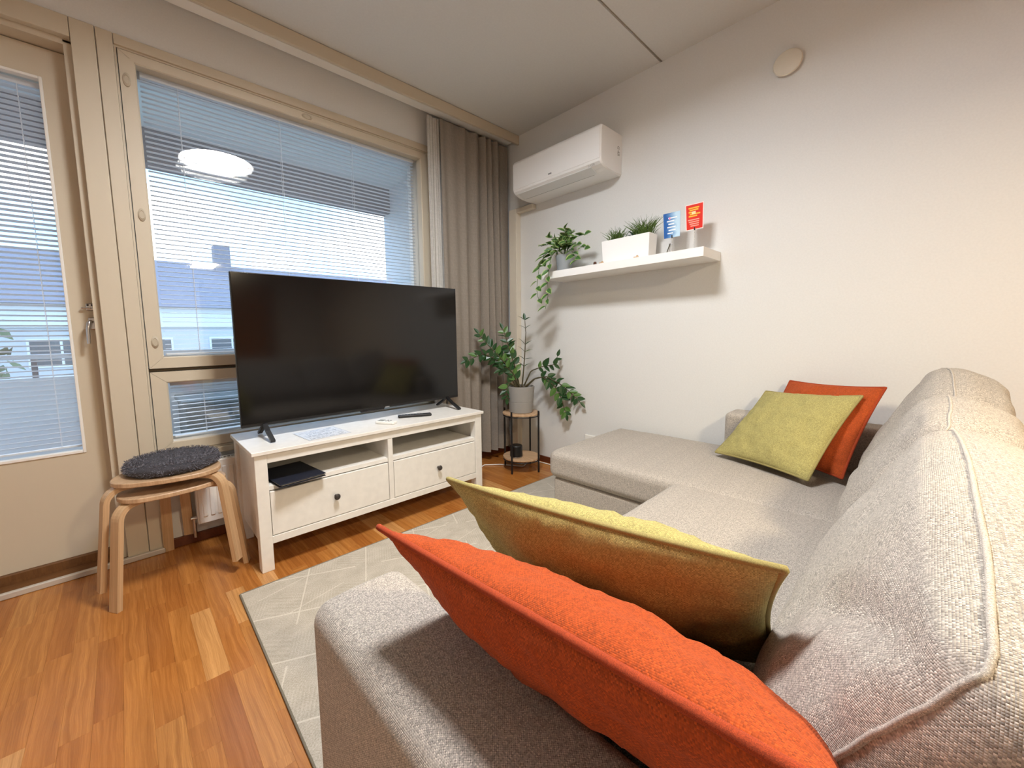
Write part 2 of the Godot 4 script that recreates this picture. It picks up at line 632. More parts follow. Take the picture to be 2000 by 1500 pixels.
func front_openings() -> void:
	# casings round the door and the window
	var t2 := struct("trim_2", "cream casing boards round the balcony door and window")
	span("casing", Vector3(-2.748, 0.0, -0.02), Vector3(-2.6655, 2.54, 0.014), 0.003, M.trim, t2)
	span("casing", Vector3(-2.6625, 0.0, -0.02), Vector3(-2.603, 2.54, 0.012), 0.003, M.trim, t2)
	span("casing", Vector3(-3.75, 2.455, -0.02), Vector3(-2.7495, 2.54, 0.014), 0.003, M.trim, t2)
	span("casing", Vector3(-2.601, 2.494, -0.02), Vector3(-0.74, 2.54, 0.012), 0.003, M.trim, t2)
	span("casing", Vector3(-0.818, 0.515, -0.02), Vector3(-0.74, 2.492, 0.012), 0.003, M.trim, t2)

	# window: fixed frame, two sashes with mitred members, panes inside and outside
	var w1 := struct("window_1", "cream framed window of a large upper and a low lower sash")
	var fx0 := -2.602
	var fx1 := -0.819
	span("frame", Vector3(fx0, 0.515, -0.20), Vector3(-2.594, 2.494, 0.0), 0.0, M.trim, w1)
	span("frame", Vector3(-0.827, 0.515, -0.20), Vector3(fx1, 2.494, 0.0), 0.0, M.trim, w1)
	span("frame", Vector3(-2.594, 2.486, -0.20), Vector3(-0.827, 2.494, 0.0), 0.0, M.trim, w1)
	span("frame", Vector3(-2.594, 0.500, -0.20), Vector3(-0.827, 0.520, 0.0), 0.0, M.trim, w1)
	span("transom", Vector3(-2.594, 0.950, -0.20), Vector3(-0.827, 0.963, -0.02), 0.0, M.gap, w1)
	sash(w1, Vector2(-2.590, 0.966), Vector2(-0.831, 2.482), Vector2(-2.527, 1.024), Vector2(-0.884, 2.436), true)
	sash(w1, Vector2(-2.590, 0.523), Vector2(-0.831, 0.947), Vector2(-2.521, 0.576), Vector2(-0.884, 0.888), false)
	span("window_sill", Vector3(-2.60, 0.478, -0.02), Vector3(-0.75, 0.512, 0.024), 0.006, M.trim, w1)

	# balcony door, set back in its opening
	var d1 := struct("door_1", "cream balcony door with a tall pane and a plain lower panel")
	var zl := -0.10
	span("door_frame", Vector3(-2.775, 0.0, -0.22), Vector3(-2.7485, 2.5, -0.02), 0.0, M.trim, d1)
	span("door_frame", Vector3(-3.62, 2.43, -0.22), Vector3(-2.7485, 2.5, -0.02), 0.0, M.trim, d1)
	span("door_frame", Vector3(-3.66, 0.0, -0.22), Vector3(-3.60, 2.5, -0.02), 0.0, M.trim, d1)
	var leaf := MB.new()
	var gx0 := -3.50
	var gx1 := -2.859
	var gy0 := 0.568
	var gy1 := 2.297
	for s in [[-3.60, gx0, 0.06, 2.425], [gx1, -2.776, 0.06, 2.425], [gx0, gx1, gy1, 2.425], [gx0, gx1, 0.06, gy0]]:
		leaf.rbox(Vector3((s[0] + s[1]) / 2, (s[2] + s[3]) / 2, zl - 0.05), Vector3(s[1] - s[0], s[3] - s[2], 0.10), 0.0)
	var lf := build(leaf, "leaf", M.trim, d1)
	for s in [[gx0, gx0 + 0.012, gy0, gy1], [gx1 - 0.012, gx1, gy0, gy1], [gx0 + 0.012, gx1 - 0.012, gy0, gy0 + 0.014], [gx0 + 0.012, gx1 - 0.012, gy1 - 0.012, gy1]]:
		span("glazing_bead", Vector3(s[0], s[2], zl - 0.03), Vector3(s[1], s[3], zl + 0.006), 0.003, M.white, lf)
	span("pane", Vector3(gx0, gy0, zl - 0.022), Vector3(gx1, gy1, zl - 0.018), 0.0, M.glass, lf)
	span("pane", Vector3(gx0, gy0, zl - 0.095), Vector3(gx1, gy1, zl - 0.091), 0.0, M.glass, lf)
	span("threshold", Vector3(-3.6, 0.0, -0.22), Vector3(-2.7485, 0.059, -0.080), 0.003, M.threshold, d1)
	span("threshold", Vector3(-3.6, 0.0, -0.080), Vector3(-2.7485, 0.016, -0.004), 0.002, M.threshold, d1)
	span("threshold_bar", Vector3(-3.6, 0.0, 0.0145), Vector3(-2.60, 0.028, 0.036), 0.005, M.alu, d1)
	# door furniture: oval rosettes, a lever handle and a thumb turn
	var hx := -2.789
	var h := MB.new()
	h.rbox(Vector3(hx + 0.004, 1.197, zl + 0.006), Vector3(0.028, 0.06, 0.012), 0.005, 2)
	var hd := build(h, "handle", M.metal, d1, "chrome lever handle turned down")
	var lv := MB.new()
	lv.tube([Vector3(hx, 1.205, zl + 0.01), Vector3(hx, 1.205, zl + 0.045), Vector3(hx - 0.006, 1.20, zl + 0.055), Vector3(hx - 0.012, 1.17, zl + 0.058), Vector3(hx - 0.014, 1.10, zl + 0.058)], [0.009, 0.009, 0.009, 0.008, 0.007], 10)
	build(lv, "lever", M.metal, hd)
	var lk := MB.new()
	lk.rbox(Vector3(hx + 0.002, 1.277, zl + 0.006), Vector3(0.032, 0.036, 0.012), 0.006, 2)
	var lo := build(lk, "lock", M.metal, d1, "small chrome lock plate with thumb turn")
	boxpart("thumb_turn", Vector3(hx - 0.012, 1.271, zl + 0.018), Vector3(0.036, 0.008, 0.012), 0.003, M.metal, lo)
	for sx in [-0.006, 0.010]:
		boxpart("screw", Vector3(hx + sx, 1.286, zl + 0.0125), Vector3(0.008, 0.008, 0.002), 0.0008, M.dark, lo)

	# venetian blinds, between the panes
	blind("white venetian blind with open slats in the large window", -2.512, -0.905, 1.030, 2.440, -0.075, [-2.36, -1.86, -1.40, -0.96], 0.0235, 0.0)
	blind("white venetian blind in the low window above the radiator", -2.508, -0.905, 0.580, 0.890, -0.075, [-2.36, -1.86, -1.40, -0.96], 0.0235, 0.02)
	blind("tall white venetian blind in the balcony door", -3.485, -2.874, gy0 + 0.022, gy1 - 0.012, zl - 0.058, [-3.35, -2.945], 0.0235, 0.26)

func sash(w: Node3D, o0: Vector2, o1: Vector2, g0: Vector2, g1: Vector2, knobs: bool) -> void:
	var s := Node3D.new()
	s.name = "sash"
	w.add_child(s, true)
	var oc := [o0, Vector2(o1.x, o0.y), o1, Vector2(o0.x, o1.y)]
	var gc := [g0, Vector2(g1.x, g0.y), g1, Vector2(g0.x, g1.y)]
	var names := ["bottom_rail", "stile", "top_rail", "stile"]
	for k in 4:
		var j := (k + 1) % 4
		# mitred member; a hair of open joint at the mitre
		var b := MB.new()
		var along: Vector2 = (oc[j] - oc[k]).normalized() * 0.0007
		var a0: Vector2 = oc[k] + along
		var a1: Vector2 = oc[j] - along
		var b1: Vector2 = gc[j] - along
		var b0: Vector2 = gc[k] + along
		var zf := 0.004
		var zb := -0.055
		var f3 := func(p: Vector2, z: float): return Vector3(p.x, p.y, z)
		var mid: Vector2 = (a0 + a1 + b0 + b1) / 4
		var lip0: Vector2 = b0 + (a0 - b0) * 0.10
		var lip1: Vector2 = b1 + (a1 - b1) * 0.10
		b.face(f3.call(a0, zf), f3.call(a1, zf), f3.call(lip1, zf), f3.call(lip0, zf), Vector3(0, 0, 1))
		b.face(f3.call(lip0, zf), f3.call(lip1, zf), f3.call(b1, zf - 0.006), f3.call(b0, zf - 0.006), Vector3(0, 0, 1))
		b.face(f3.call(a0, zb), f3.call(a1, zb), f3.call(b1, zb), f3.call(b0, zb), Vector3(0, 0, -1))
		var outw: Vector2 = (a0 + a1) / 2 - mid
		b.face(f3.call(a0, zb), f3.call(a1, zb), f3.call(a1, zf), f3.call(a0, zf), Vector3(outw.x, outw.y, 0))
		b.face(f3.call(b0, zb), f3.call(b1, zb), f3.call(b1, zf - 0.006), f3.call(b0, zf - 0.006), -Vector3(outw.x, outw.y, 0))
		b.face(f3.call(a0, zb), f3.call(b0, zb), f3.call(b0, zf - 0.006), f3.call(a0, zf), Vector3(a0.x - a1.x, a0.y - a1.y, 0))
		b.face(f3.call(a1, zb), f3.call(b1, zb), f3.call(b1, zf - 0.006), f3.call(a1, zf), Vector3(a1.x - a0.x, a1.y - a0.y, 0))
		build(b, names[k], M.trim, s)
	span("pane", Vector3(g0.x - 0.004, g0.y - 0.004, -0.044), Vector3(g1.x + 0.004, g1.y + 0.004, -0.040), 0.0, M.glass, s)
	# outer leaf behind the blind
	for q in [[o0.x, g0.x + 0.006, o0.y, o1.y], [g1.x - 0.006, o1.x, o0.y, o1.y], [g0.x + 0.006, g1.x - 0.006, o0.y, g0.y + 0.004], [g0.x + 0.006, g1.x - 0.006, g1.y - 0.002, o1.y]]:
		span("outer_member", Vector3(q[0], q[2], -0.175), Vector3(q[1], q[3], -0.13), 0.0, M.white, s)
	span("pane", Vector3(g0.x, g0.y, -0.152), Vector3(g1.x, g1.y, -0.148), 0.0, M.glass, s)
	if knobs:
		for q in [[-2.566, 2.349, 0], [-2.559, 1.728, 0], [-2.557, 1.102, 0], [-1.717, 2.460, 1]]:
			var k := MB.new()
			k.xf = Transform3D(Basis(Vector3(1, 0, 0), PI / 2).scaled_local(Vector3(1.5, 1, 0.72) if q[2] else Vector3(0.72, 1, 1.5)), Vector3(q[0], q[1], 0.004))
			k.lathe([Vector2(0.021, 0), Vector2(0.020, 0.005), Vector2(0.013, 0.008), Vector2(0.012, 0.006), Vector2(0, 0.006)], 20)
			build(k, "catch", M.trim_edge, s)

func blind(label: String, x0: float, x1: float, y0: float, y1: float, z: float, cords: Array, pitch: float, tilt: float) -> void:
	var o := thing("venetian_blind", label, "blind", Vector3((x0 + x1) / 2, y0, z), 0.0, "venetian blinds")
	var w := x1 - x0
	var h := y1 - y0
	boxpart("headrail", Vector3(0, h - 0.012, 0), Vector3(w, 0.024, 0.026), 0.002, M.slat, o)
	boxpart("bottom_rail", Vector3(0, 0.006, 0), Vector3(w, 0.010, 0.022), 0.003, M.slat, o)
	var b := MB.new()
	var prof := []
	for k in 4:
		var u := k / 3.0 * 2.0 - 1.0
		prof.append(Vector2(u * 0.0125, 0.0022 * (1.0 - u * u)))
	for k in 3:
		var p: Vector2 = prof[k].rotated(tilt)
		var q: Vector2 = prof[k + 1].rotated(tilt)
		for s in [0.0, -0.0006]:
			b.face(Vector3(-w / 2, p.y + s, p.x), Vector3(w / 2, p.y + s, p.x), Vector3(w / 2, q.y + s, q.x), Vector3(-w / 2, q.y + s, q.x), Vector3(0, 1.0 if s == 0.0 else -1.0, 0))
	for k in [0, 3]:
		var p: Vector2 = prof[k].rotated(tilt)
		b.face(Vector3(-w / 2, p.y, p.x), Vector3(w / 2, p.y, p.x), Vector3(w / 2, p.y - 0.0006, p.x), Vector3(-w / 2, p.y - 0.0006, p.x), Vector3(0, 0, -1.0 if k == 0 else 1.0))
	var mesh := b.mesh()
	var count := int((h - 0.05) / pitch)
	for k in count:
		var s := part(mesh, "slat", M.slat, o)
		s.position.y = 0.022 + (k + 0.5) * (h - 0.048) / count
	for c in cords:
		var t := MB.new()
		for dz in [-0.0135, 0.0135]:
			t.tube([Vector3(c - (x0 + x1) / 2, 0.01, dz), Vector3(c - (x0 + x1) / 2, h - 0.01, dz)], 0.0011, 5, false)
		build(t, "ladder_cord", M.cord, o)

func outside() -> void:
	var pale := paint(rgb(222, 226, 230), 0.8)
	var soff := paint(rgb(222, 230, 230), 0.8)
	var beamm := paint(rgb(70, 78, 94), 0.8)
	var by := thing("balcony", "pale grey concrete balcony with parapet outside the window", "balcony", Vector3(-2.4, -0.1, -0.3))
	var o := Vector3(2.4, 0.1, 0.3)
	span("floor_slab", Vector3(-5.2, -0.25, -1.75) + o, Vector3(0.3, -0.06, -0.30) + o, 0.0, soff, by)
	span("soffit", Vector3(-5.2, 2.80, -1.75) + o, Vector3(0.3, 2.98, -0.30) + o, 0.0, soff, by)
	span("beam", Vector3(-5.2, 2.53, -1.75) + o, Vector3(-0.2, 2.80, -1.60) + o, 0.0, beamm, by)
	span("side_wall", Vector3(-0.22, -0.06, -1.75) + o, Vector3(-0.05, 2.80, -0.30) + o, 0.0, pale, by)
	span("side_wall", Vector3(-5.2, -0.06, -1.75) + o, Vector3(-5.0, 2.80, -0.30) + o, 0.0, pale, by)
	span("parapet", Vector3(-5.0, -0.06, -1.72) + o, Vector3(-0.22, 0.86, -1.62) + o, 0.004, pale, by)
	for k in 9:
		var x := -4.9 + k * 0.57
		span("railing_post", Vector3(x, 0.86, -1.69) + o, Vector3(x + 0.03, 1.0, -1.66) + o, 0.0, beamm, by)
	span("railing", Vector3(-5.0, 0.995, -1.71) + o, Vector3(-0.22, 1.03, -1.63) + o, 0.006, pale, by)
	var bench := thing("storage_bench", "dark grey storage bench standing on the balcony", "bench", Vector3(-1.62, -0.06, -1.25))
	boxpart("bench_body", Vector3(0, 0.34, 0), Vector3(1.5, 0.68, 0.55), 0.01, paint(rgb(74, 86, 84), 0.8), bench)
	boxpart("bench_lid", Vector3(0, 0.70, 0), Vector3(1.54, 0.04, 0.58), 0.01, paint(rgb(98, 112, 112), 0.7), bench)

	# the street side: ground, a long house across, trees
	var gm := paint(rgb(120, 132, 120), 0.95)
	var gr := span("ground", Vector3(-70, -9.2, -80), Vector3(70, -9.0, -1.8), 0.0, gm)
	tag(gr, "grey-green courtyard ground far below the balcony", "ground")
	var wallm := paint(rgb(190, 196, 200), 0.9)
	var bandm := paint(rgb(224, 227, 228), 0.9)
	var roofm := paint(rgb(116, 122, 136), 0.85)
	var win := paint(rgb(70, 84, 92), 0.1)
	var house := thing("apartment_house", "long pale grey house with dark grey roof across the courtyard", "building", Vector3(4, -9.0, -25))
	span("wall", Vector3(-26, 0, -9), Vector3(26, 10.9, 0), 0.0, wallm, house)
	var rb := MB.new()
	rb.xf = Transform3D(Basis(Vector3(0, 0, 1), 0.0), Vector3.ZERO)
	for z in [[0.45, -4.5, 1.0], [-9.45, -4.5, -1.0]]:
		rb.face(Vector3(-26.4, 12.0, z[0]), Vector3(26.4, 12.0, z[0]), Vector3(26.4, 15.2, z[1]), Vector3(-26.4, 15.2, z[1]), Vector3(0, 1, z[2]))
	for x in [-26.4, 26.4]:
		rb.face(Vector3(x, 12.0, 0.45), Vector3(x, 12.0, -9.45), Vector3(x, 15.2, -4.5), Vector3(x, 15.2, -4.5), Vector3(x, 0, 0))
	rb.face(Vector3(-26.4, 12.0, 0.45), Vector3(26.4, 12.0, 0.45), Vector3(26.4, 12.0, -9.45), Vector3(-26.4, 12.0, -9.45), Vector3(0, -1, 0))
	build(rb, "roof", roofm, house)
	span("eaves_band", Vector3(-26.1, 10.9, -9.1), Vector3(26.1, 12.0, 0.12), 0.0, bandm, house)
	for fl in 4:
		for k in 14:
			var x := -24.4 + k * 3.6
			var y := 0.9 + fl * 2.7
			var wn := span("window", Vector3(x, y, 0.001), Vector3(x + 1.9, y + 1.35, 0.05), 0.0, bandm, house)
			span("pane", Vector3(x + 0.1, y + 0.1, 0.05), Vector3(x + 1.1, y + 1.25, 0.06), 0.0, win, wn)
			span("pane", Vector3(x + 1.2, y + 0.1, 0.05), Vector3(x + 1.8, y + 1.25, 0.06), 0.0, win, wn)
	span("chimney", Vector3(-1.6, 13.5, -4.6), Vector3(-0.7, 16.4, -3.6), 0.0, roofm, house)
	var crown := paint(rgb(72, 98, 66), 0.95)
	var trunk := paint(rgb(80, 70, 62), 0.9)
	var rng := RandomNumberGenerator.new()
	rng.seed = 8
	var spots := [[-7.5, -17.0, 12.6, "broad leafy tree in the courtyard before the house"], [-14.5, -13.0, 11.2, "lower leafy tree beside the broad courtyard tree"]]
	for s in spots:
		var t := thing("courtyard_tree", s[3], "tree", Vector3(s[0], -9.0, s[1]), 0.0, "trees in the courtyard")
		var tb := MB.new()
		tb.tube([Vector3.ZERO, Vector3(0.1, 4, 0), Vector3(0.0, 8, 0.1)], [0.3, 0.22, 0.1], 8)
		build(tb, "trunk", trunk, t)
		var cb := MB.new()
		for k in 900:
			var d := Vector3(rng.randfn(), rng.randfn(), rng.randfn()).normalized() * pow(rng.randf(), 0.4)
			var c := Vector3(d.x * 2.4, s[2] * 0.68 + d.y * s[2] * 0.32, d.z * 2.4)
			var e1 := Vector3(rng.randfn(), rng.randfn(), rng.randfn()).normalized() * 0.28
			var e2 := e1.cross(Vector3(rng.randfn(), rng.randfn(), rng.randfn())).normalized() * 0.2
			cb.face(c - e1, c + e2, c + e1, c - e2, Vector3(0, 1, 0))
		build(cb, "crown", crown, t)

# ---------------------------------------------------------------- soft things by the window
func curtain_sheet(x0: float, x1: float, y0: float, y1: float, zc: float, folds: Array, thick: float) -> MB:
	# folds: [position 0..1, width, depth]; a closed cloth with a front and a back
	var b := MB.new()
	var shape := func(u: float, v: float, off: float):
		var y := lerpf(y0, y1, v)
		var z := zc
		var loose := 0.55 + 0.45 * (1.0 - v)
		for f in folds:
			var d: float = (u - f[0] - 0.012 * sin(v * 2.4 + f[0] * 9.0)) / f[1]
			z += f[2] * loose * exp(-d * d)
		z += 0.004 * sin(u * 37.0 + v * 2.0)
		return Vector3(lerpf(x0, x1, u) + 0.006 * sin(v * 3.0 + u * 11.0), y, z + off)
	b.sheet(110, 26, func(u, v): return shape.call(u, v, 0.0))
	b.sheet(110, 26, func(u, v): return shape.call(u, v, -thick), true)
	for v in [0.0, 1.0]:
		for k in 110:
			b.face(shape.call(k / 110.0, v, 0.0), shape.call((k + 1) / 110.0, v, 0.0), shape.call((k + 1) / 110.0, v, -thick), shape.call(k / 110.0, v, -thick), Vector3(0, v * 2 - 1, 0))
	for u in [0.0, 1.0]:
		for k in 26:
			b.face(shape.call(u, k / 26.0, 0.0), shape.call(u, (k + 1) / 26.0, 0.0), shape.call(u, (k + 1) / 26.0, -thick), shape.call(u, k / 26.0, -thick), Vector3(u * 2 - 1, 0, 0))
	return b

func curtains() -> void:
	var c := build(curtain_sheet(-0.775, -0.045, 0.085, 2.715, 0.095, [[0.02, 0.05, 0.03], [0.18, 0.13, 0.020], [0.33, 0.035, 0.026], [0.475, 0.04, 0.034], [0.56, 0.014, -0.06], [0.615, 0.028, 0.05], [0.665, 0.013, -0.03], [0.715, 0.028, 0.05], [0.765, 0.013, -0.03], [0.82, 0.032, 0.05], [0.885, 0.016, -0.04], [0.95, 0.05, 0.016]], 0.004), "curtain", M.curtain)
	tag(c, "taupe full-length curtain gathered in folds in the corner", "curtain")
	var s := build(curtain_sheet(-0.875, -0.74, 0.10, 2.72, 0.075, [[0.2, 0.16, 0.022], [0.75, 0.15, 0.015]], 0.0015), "sheer_curtain", M.sheer)
	tag(s, "narrow white sheer curtain drawn beside the taupe curtain", "curtain")
	var r := span("curtain_rail", Vector3(LEFT_X, 2.745, 0.065), Vector3(-0.02, 2.785, 0.135), 0.003, M.white)
	tag(r, "white curtain rail on the ceiling behind the pelmet board", "curtain rail")

func radiator() -> void:
	var o := thing("radiator", "white ribbed panel radiator under the window", "radiator", Vector3(-1.70, 0.13, 0.075))
	var w := 1.50
	var b := MB.new()
	b.rbox(Vector3(0, 0.165, 0.028), Vector3(w, 0.33, 0.012), 0.004, 2)
	build(b, "panel", M.white, o)
	boxpart("back_panel", Vector3(0, 0.165, -0.03), Vector3(w, 0.33, 0.012), 0.003, M.white, o)
	var k := 0
	var x := -w / 2 + 0.03
	while x < w / 2 - 0.03:
		var r := MB.new()
		r.rbox(Vector3(x, 0.165, 0.033), Vector3(0.022, 0.26, 0.014), 0.006, 2)
		build(r, "rib", M.white, o)
		x += 0.0335
		k += 1
	boxpart("top_grille", Vector3(0, 0.331, -0.021), Vector3(w, 0.004, 0.012), 0.0, M.white, o)
	boxpart("top_grille", Vector3(0, 0.331, 0.022), Vector3(w, 0.004, 0.012), 0.0, M.white, o)
	x = -w / 2
	while x < w / 2:
		boxpart("grille_bar", Vector3(x, 0.331, 0.0), Vector3(0.006, 0.004, 0.04), 0.0, M.white, o)
		x += 0.019
	boxpart("side_plate", Vector3(-w / 2 - 0.003, 0.165, 0.0), Vector3(0.006, 0.33, 0.07), 0.002, M.white, o)
	var v := MB.new()
	v.tube([Vector3(-w / 2 - 0.02, 0.03, 0.0), Vector3(-w / 2 - 0.02, -0.075, 0.0)], 0.009, 10)
	v.tube([Vector3(-w / 2 + 0.02, 0.03, 0.0), Vector3(-w / 2 - 0.035, 0.03, 0.0)], 0.011, 10)
	build(v, "valve", M.metal, o, "small chrome pipe valve")

func rug() -> void:
	# flat-woven rug of light and dark yarns with a faint pattern of paler crossing lines
	var px := 1024
	var img := Image.create(px, px, false, Image.FORMAT_RGB8)
	var hgt := Image.create(px, px, false, Image.FORMAT_L8)
	var n := FastNoiseLite.new()
	n.seed = 17
	n.frequency = 0.42
	var n2 := FastNoiseLite.new()
	n2.seed = 18
	n2.frequency = 0.02
	for y in px:
		for x in px:
			var t := 0.5 + 0.5 * n.get_noise_2d(x, y * 0.8)
			var p := Vector2(x, y) / px
			var a := fposmod(p.x * 8.0 + p.y * 2.7, 1.0)
			var b := fposmod(p.y * 6.0 - p.x * 3.4 + 0.2, 1.0)
			var cc := fposmod(p.x * 2.6 + p.y * 9.0 + 0.4, 1.0)
			var line := (a < 0.022 and fposmod(p.y * 3.0 + p.x, 1.0) < 0.7) or (b < 0.026 and fposmod(p.x * 4.0, 1.0) < 0.8) or (cc < 0.02 and fposmod(p.x * 3.0 - p.y, 1.0) < 0.35)
			var hatch := sin((p.x * (1.0 if a < 0.5 else -0.4) + p.y * (1.0 if b < 0.5 else 0.35)) * 1100.0)
			t = clampf(t * 0.75 + 0.05 * hatch + 0.12 + 0.14 * n2.get_noise_2d(x, y), 0.0, 1.0)
			var c := rgb(140, 130, 113).lerp(rgb(222, 214, 200), t)
			if line: c = c.lerp(rgb(228, 222, 208), 0.5)
			img.set_pixel(x, y, c)
			var bump := 0.5 + 0.5 * n.get_noise_2d(x + 900, y + 400)
			hgt.set_pixel(x, y, Color(bump, bump, bump))
	var m := paint(Color.WHITE, 0.95)
	m.albedo_texture = texture(img)
	m.heightmap_enabled = true
	m.heightmap_texture = texture(hgt)
	m.heightmap_scale = 0.15
	var o := thing("rug", "grey-beige flat woven rug with faint pale lines under the sofa", "rug", Vector3(-1.25, 0.0, 1.55), -0.016)
	var b := MB.new()
	b.rbox(Vector3(0, 0.0045, 0), Vector3(2.30, 0.007, 1.64), 0.002, 1, 1)
	for i in b.uv.size(): b.uv[i] = Vector2(b.v[i].x / 2.3 + 0.5, b.v[i].z / 1.64 + 0.5)
	build(b, "pile", m, o)
	var em := fabric(rgb(150, 140, 120), speckle(64, 0.3, 0.6, 3), null, 0.03, 0.0)
	var eb := MB.new()
	var hx := 1.152
	var hz := 0.822
	eb.tube([Vector3(-hx, 0.005, -hz), Vector3(hx, 0.005, -hz), Vector3(hx, 0.005, hz), Vector3(-hx, 0.005, hz), Vector3(-hx, 0.005, -hz)], 0.0045, 8)
	build(eb, "binding", em, o, "narrow stitched grey edge binding")

# ---------------------------------------------------------------- sofa
func softbox(c: Vector3, s: Vector3, r: float, seg: int, div: int, fn: Callable) -> MB:
	var b := MB.new()
	b.rbox(Vector3.ZERO, s, r, seg, div)
	b.bend(fn)
	b.smooth()
	b.bend(func(p): return p + c)
	return b

func sofa() -> void:
	var o := thing("corner_sofa", "beige woven corner sofa with a chaise along the right wall", "sofa", Vector3(-1.25, 0.009, 2.30))
	var k := Vector3(1.25, -0.009, -2.30)
	var no := FastNoiseLite.new()
	no.seed = 2
	no.frequency = 3.0
	var arm_l := softbox(Vector3(-2.362, 0.31, 2.345) + k, Vector3(0.20, 0.585, 0.975), 0.035, 5, 14, func(p):
		var q: Vector3 = p
		q.y += 0.006 * (1.0 - pow(absf(p.x) / 0.1, 2.0)) * (1.0 if p.y > 0.2 else 0.0)
		return q)
	build(arm_l, "arm", M.sofa, o)
	var arm_r := softbox(Vector3(-0.105, 0.475, 2.29) + k, Vector3(0.17, 0.35, 0.82), 0.03, 4, 10, func(p): return p)
	build(arm_r, "arm", M.sofa, o)
	boxpart("base", Vector3(-1.55, 0.155, 2.30) + k, Vector3(1.415, 0.225, 0.80), 0.02, M.sofa, o, 3)
	boxpart("chaise_base", Vector3(-0.445, 0.150, 1.985) + k, Vector3(0.79, 0.235, 1.57), 0.02, M.sofa, o, 3)
	var seat := softbox(Vector3(-1.565, 0.355, 2.305) + k, Vector3(1.39, 0.165, 0.84), 0.045, 5, 22, func(p):
		var q: Vector3 = p
		var e := (1.0 - pow(absf(p.x) / 0.70, 4.0)) * (1.0 - pow(absf(p.z) / 0.43, 4.0))
		if p.y > 0.0: q.y += 0.010 * maxf(e, 0.0) + 0.003 * no.get_noise_2d(p.x * 2, p.z * 2)
		return q)
	build(seat, "seat_cushion", M.sofa, o)
	var chaise := softbox(Vector3(-0.445, 0.345, 1.93) + k, Vector3(0.825, 0.160, 1.52), 0.045, 5, 22, func(p):
		var q: Vector3 = p
		var e := (1.0 - pow(absf(p.x) / 0.415, 4.0)) * (1.0 - pow(absf(p.z) / 0.77, 6.0))
		if p.y > 0.0: q.y += 0.012 * maxf(e, 0.0) + 0.003 * no.get_noise_2d(p.x * 2 + 5, p.z * 2)
		return q)
	build(chaise, "chaise_cushion", M.sofa, o)
	boxpart("back_frame", Vector3(-1.235, 0.345, 2.775) + k, Vector3(2.43, 0.62, 0.125), 0.03, M.sofa, o, 4)
	for p in [[-2.38, 1.92], [-2.38, 2.78], [-0.8, 1.25], [-0.1, 1.25], [-0.1, 2.78], [-0.9, 2.0]]:
		var f := MB.new()
		f.lathe([Vector2(0, 0.0), Vector2(0.022, 0.0), Vector2(0.024, 0.05), Vector2(0, 0.05)], 12, Vector3(p[0] + k.x, -0.0, p[1] + k.z))
		build(f, "foot", M.dark, o)
	# loose back cushions leaning on the frame
	back_cushion("large woven beige back cushion against the sofa back by the armrest", -2.235, -1.275, 0.445, M.sofa, 1, 0.0)
	back_cushion("middle woven beige back cushion between the two other back cushions", -1.262, -0.735, 0.43, M.sofa, 2, 0.015)
	back_cushion("slumped beige back cushion in the corner behind the orange pillow", -0.722, -0.20, 0.44, M.sofa, 3, 0.03)

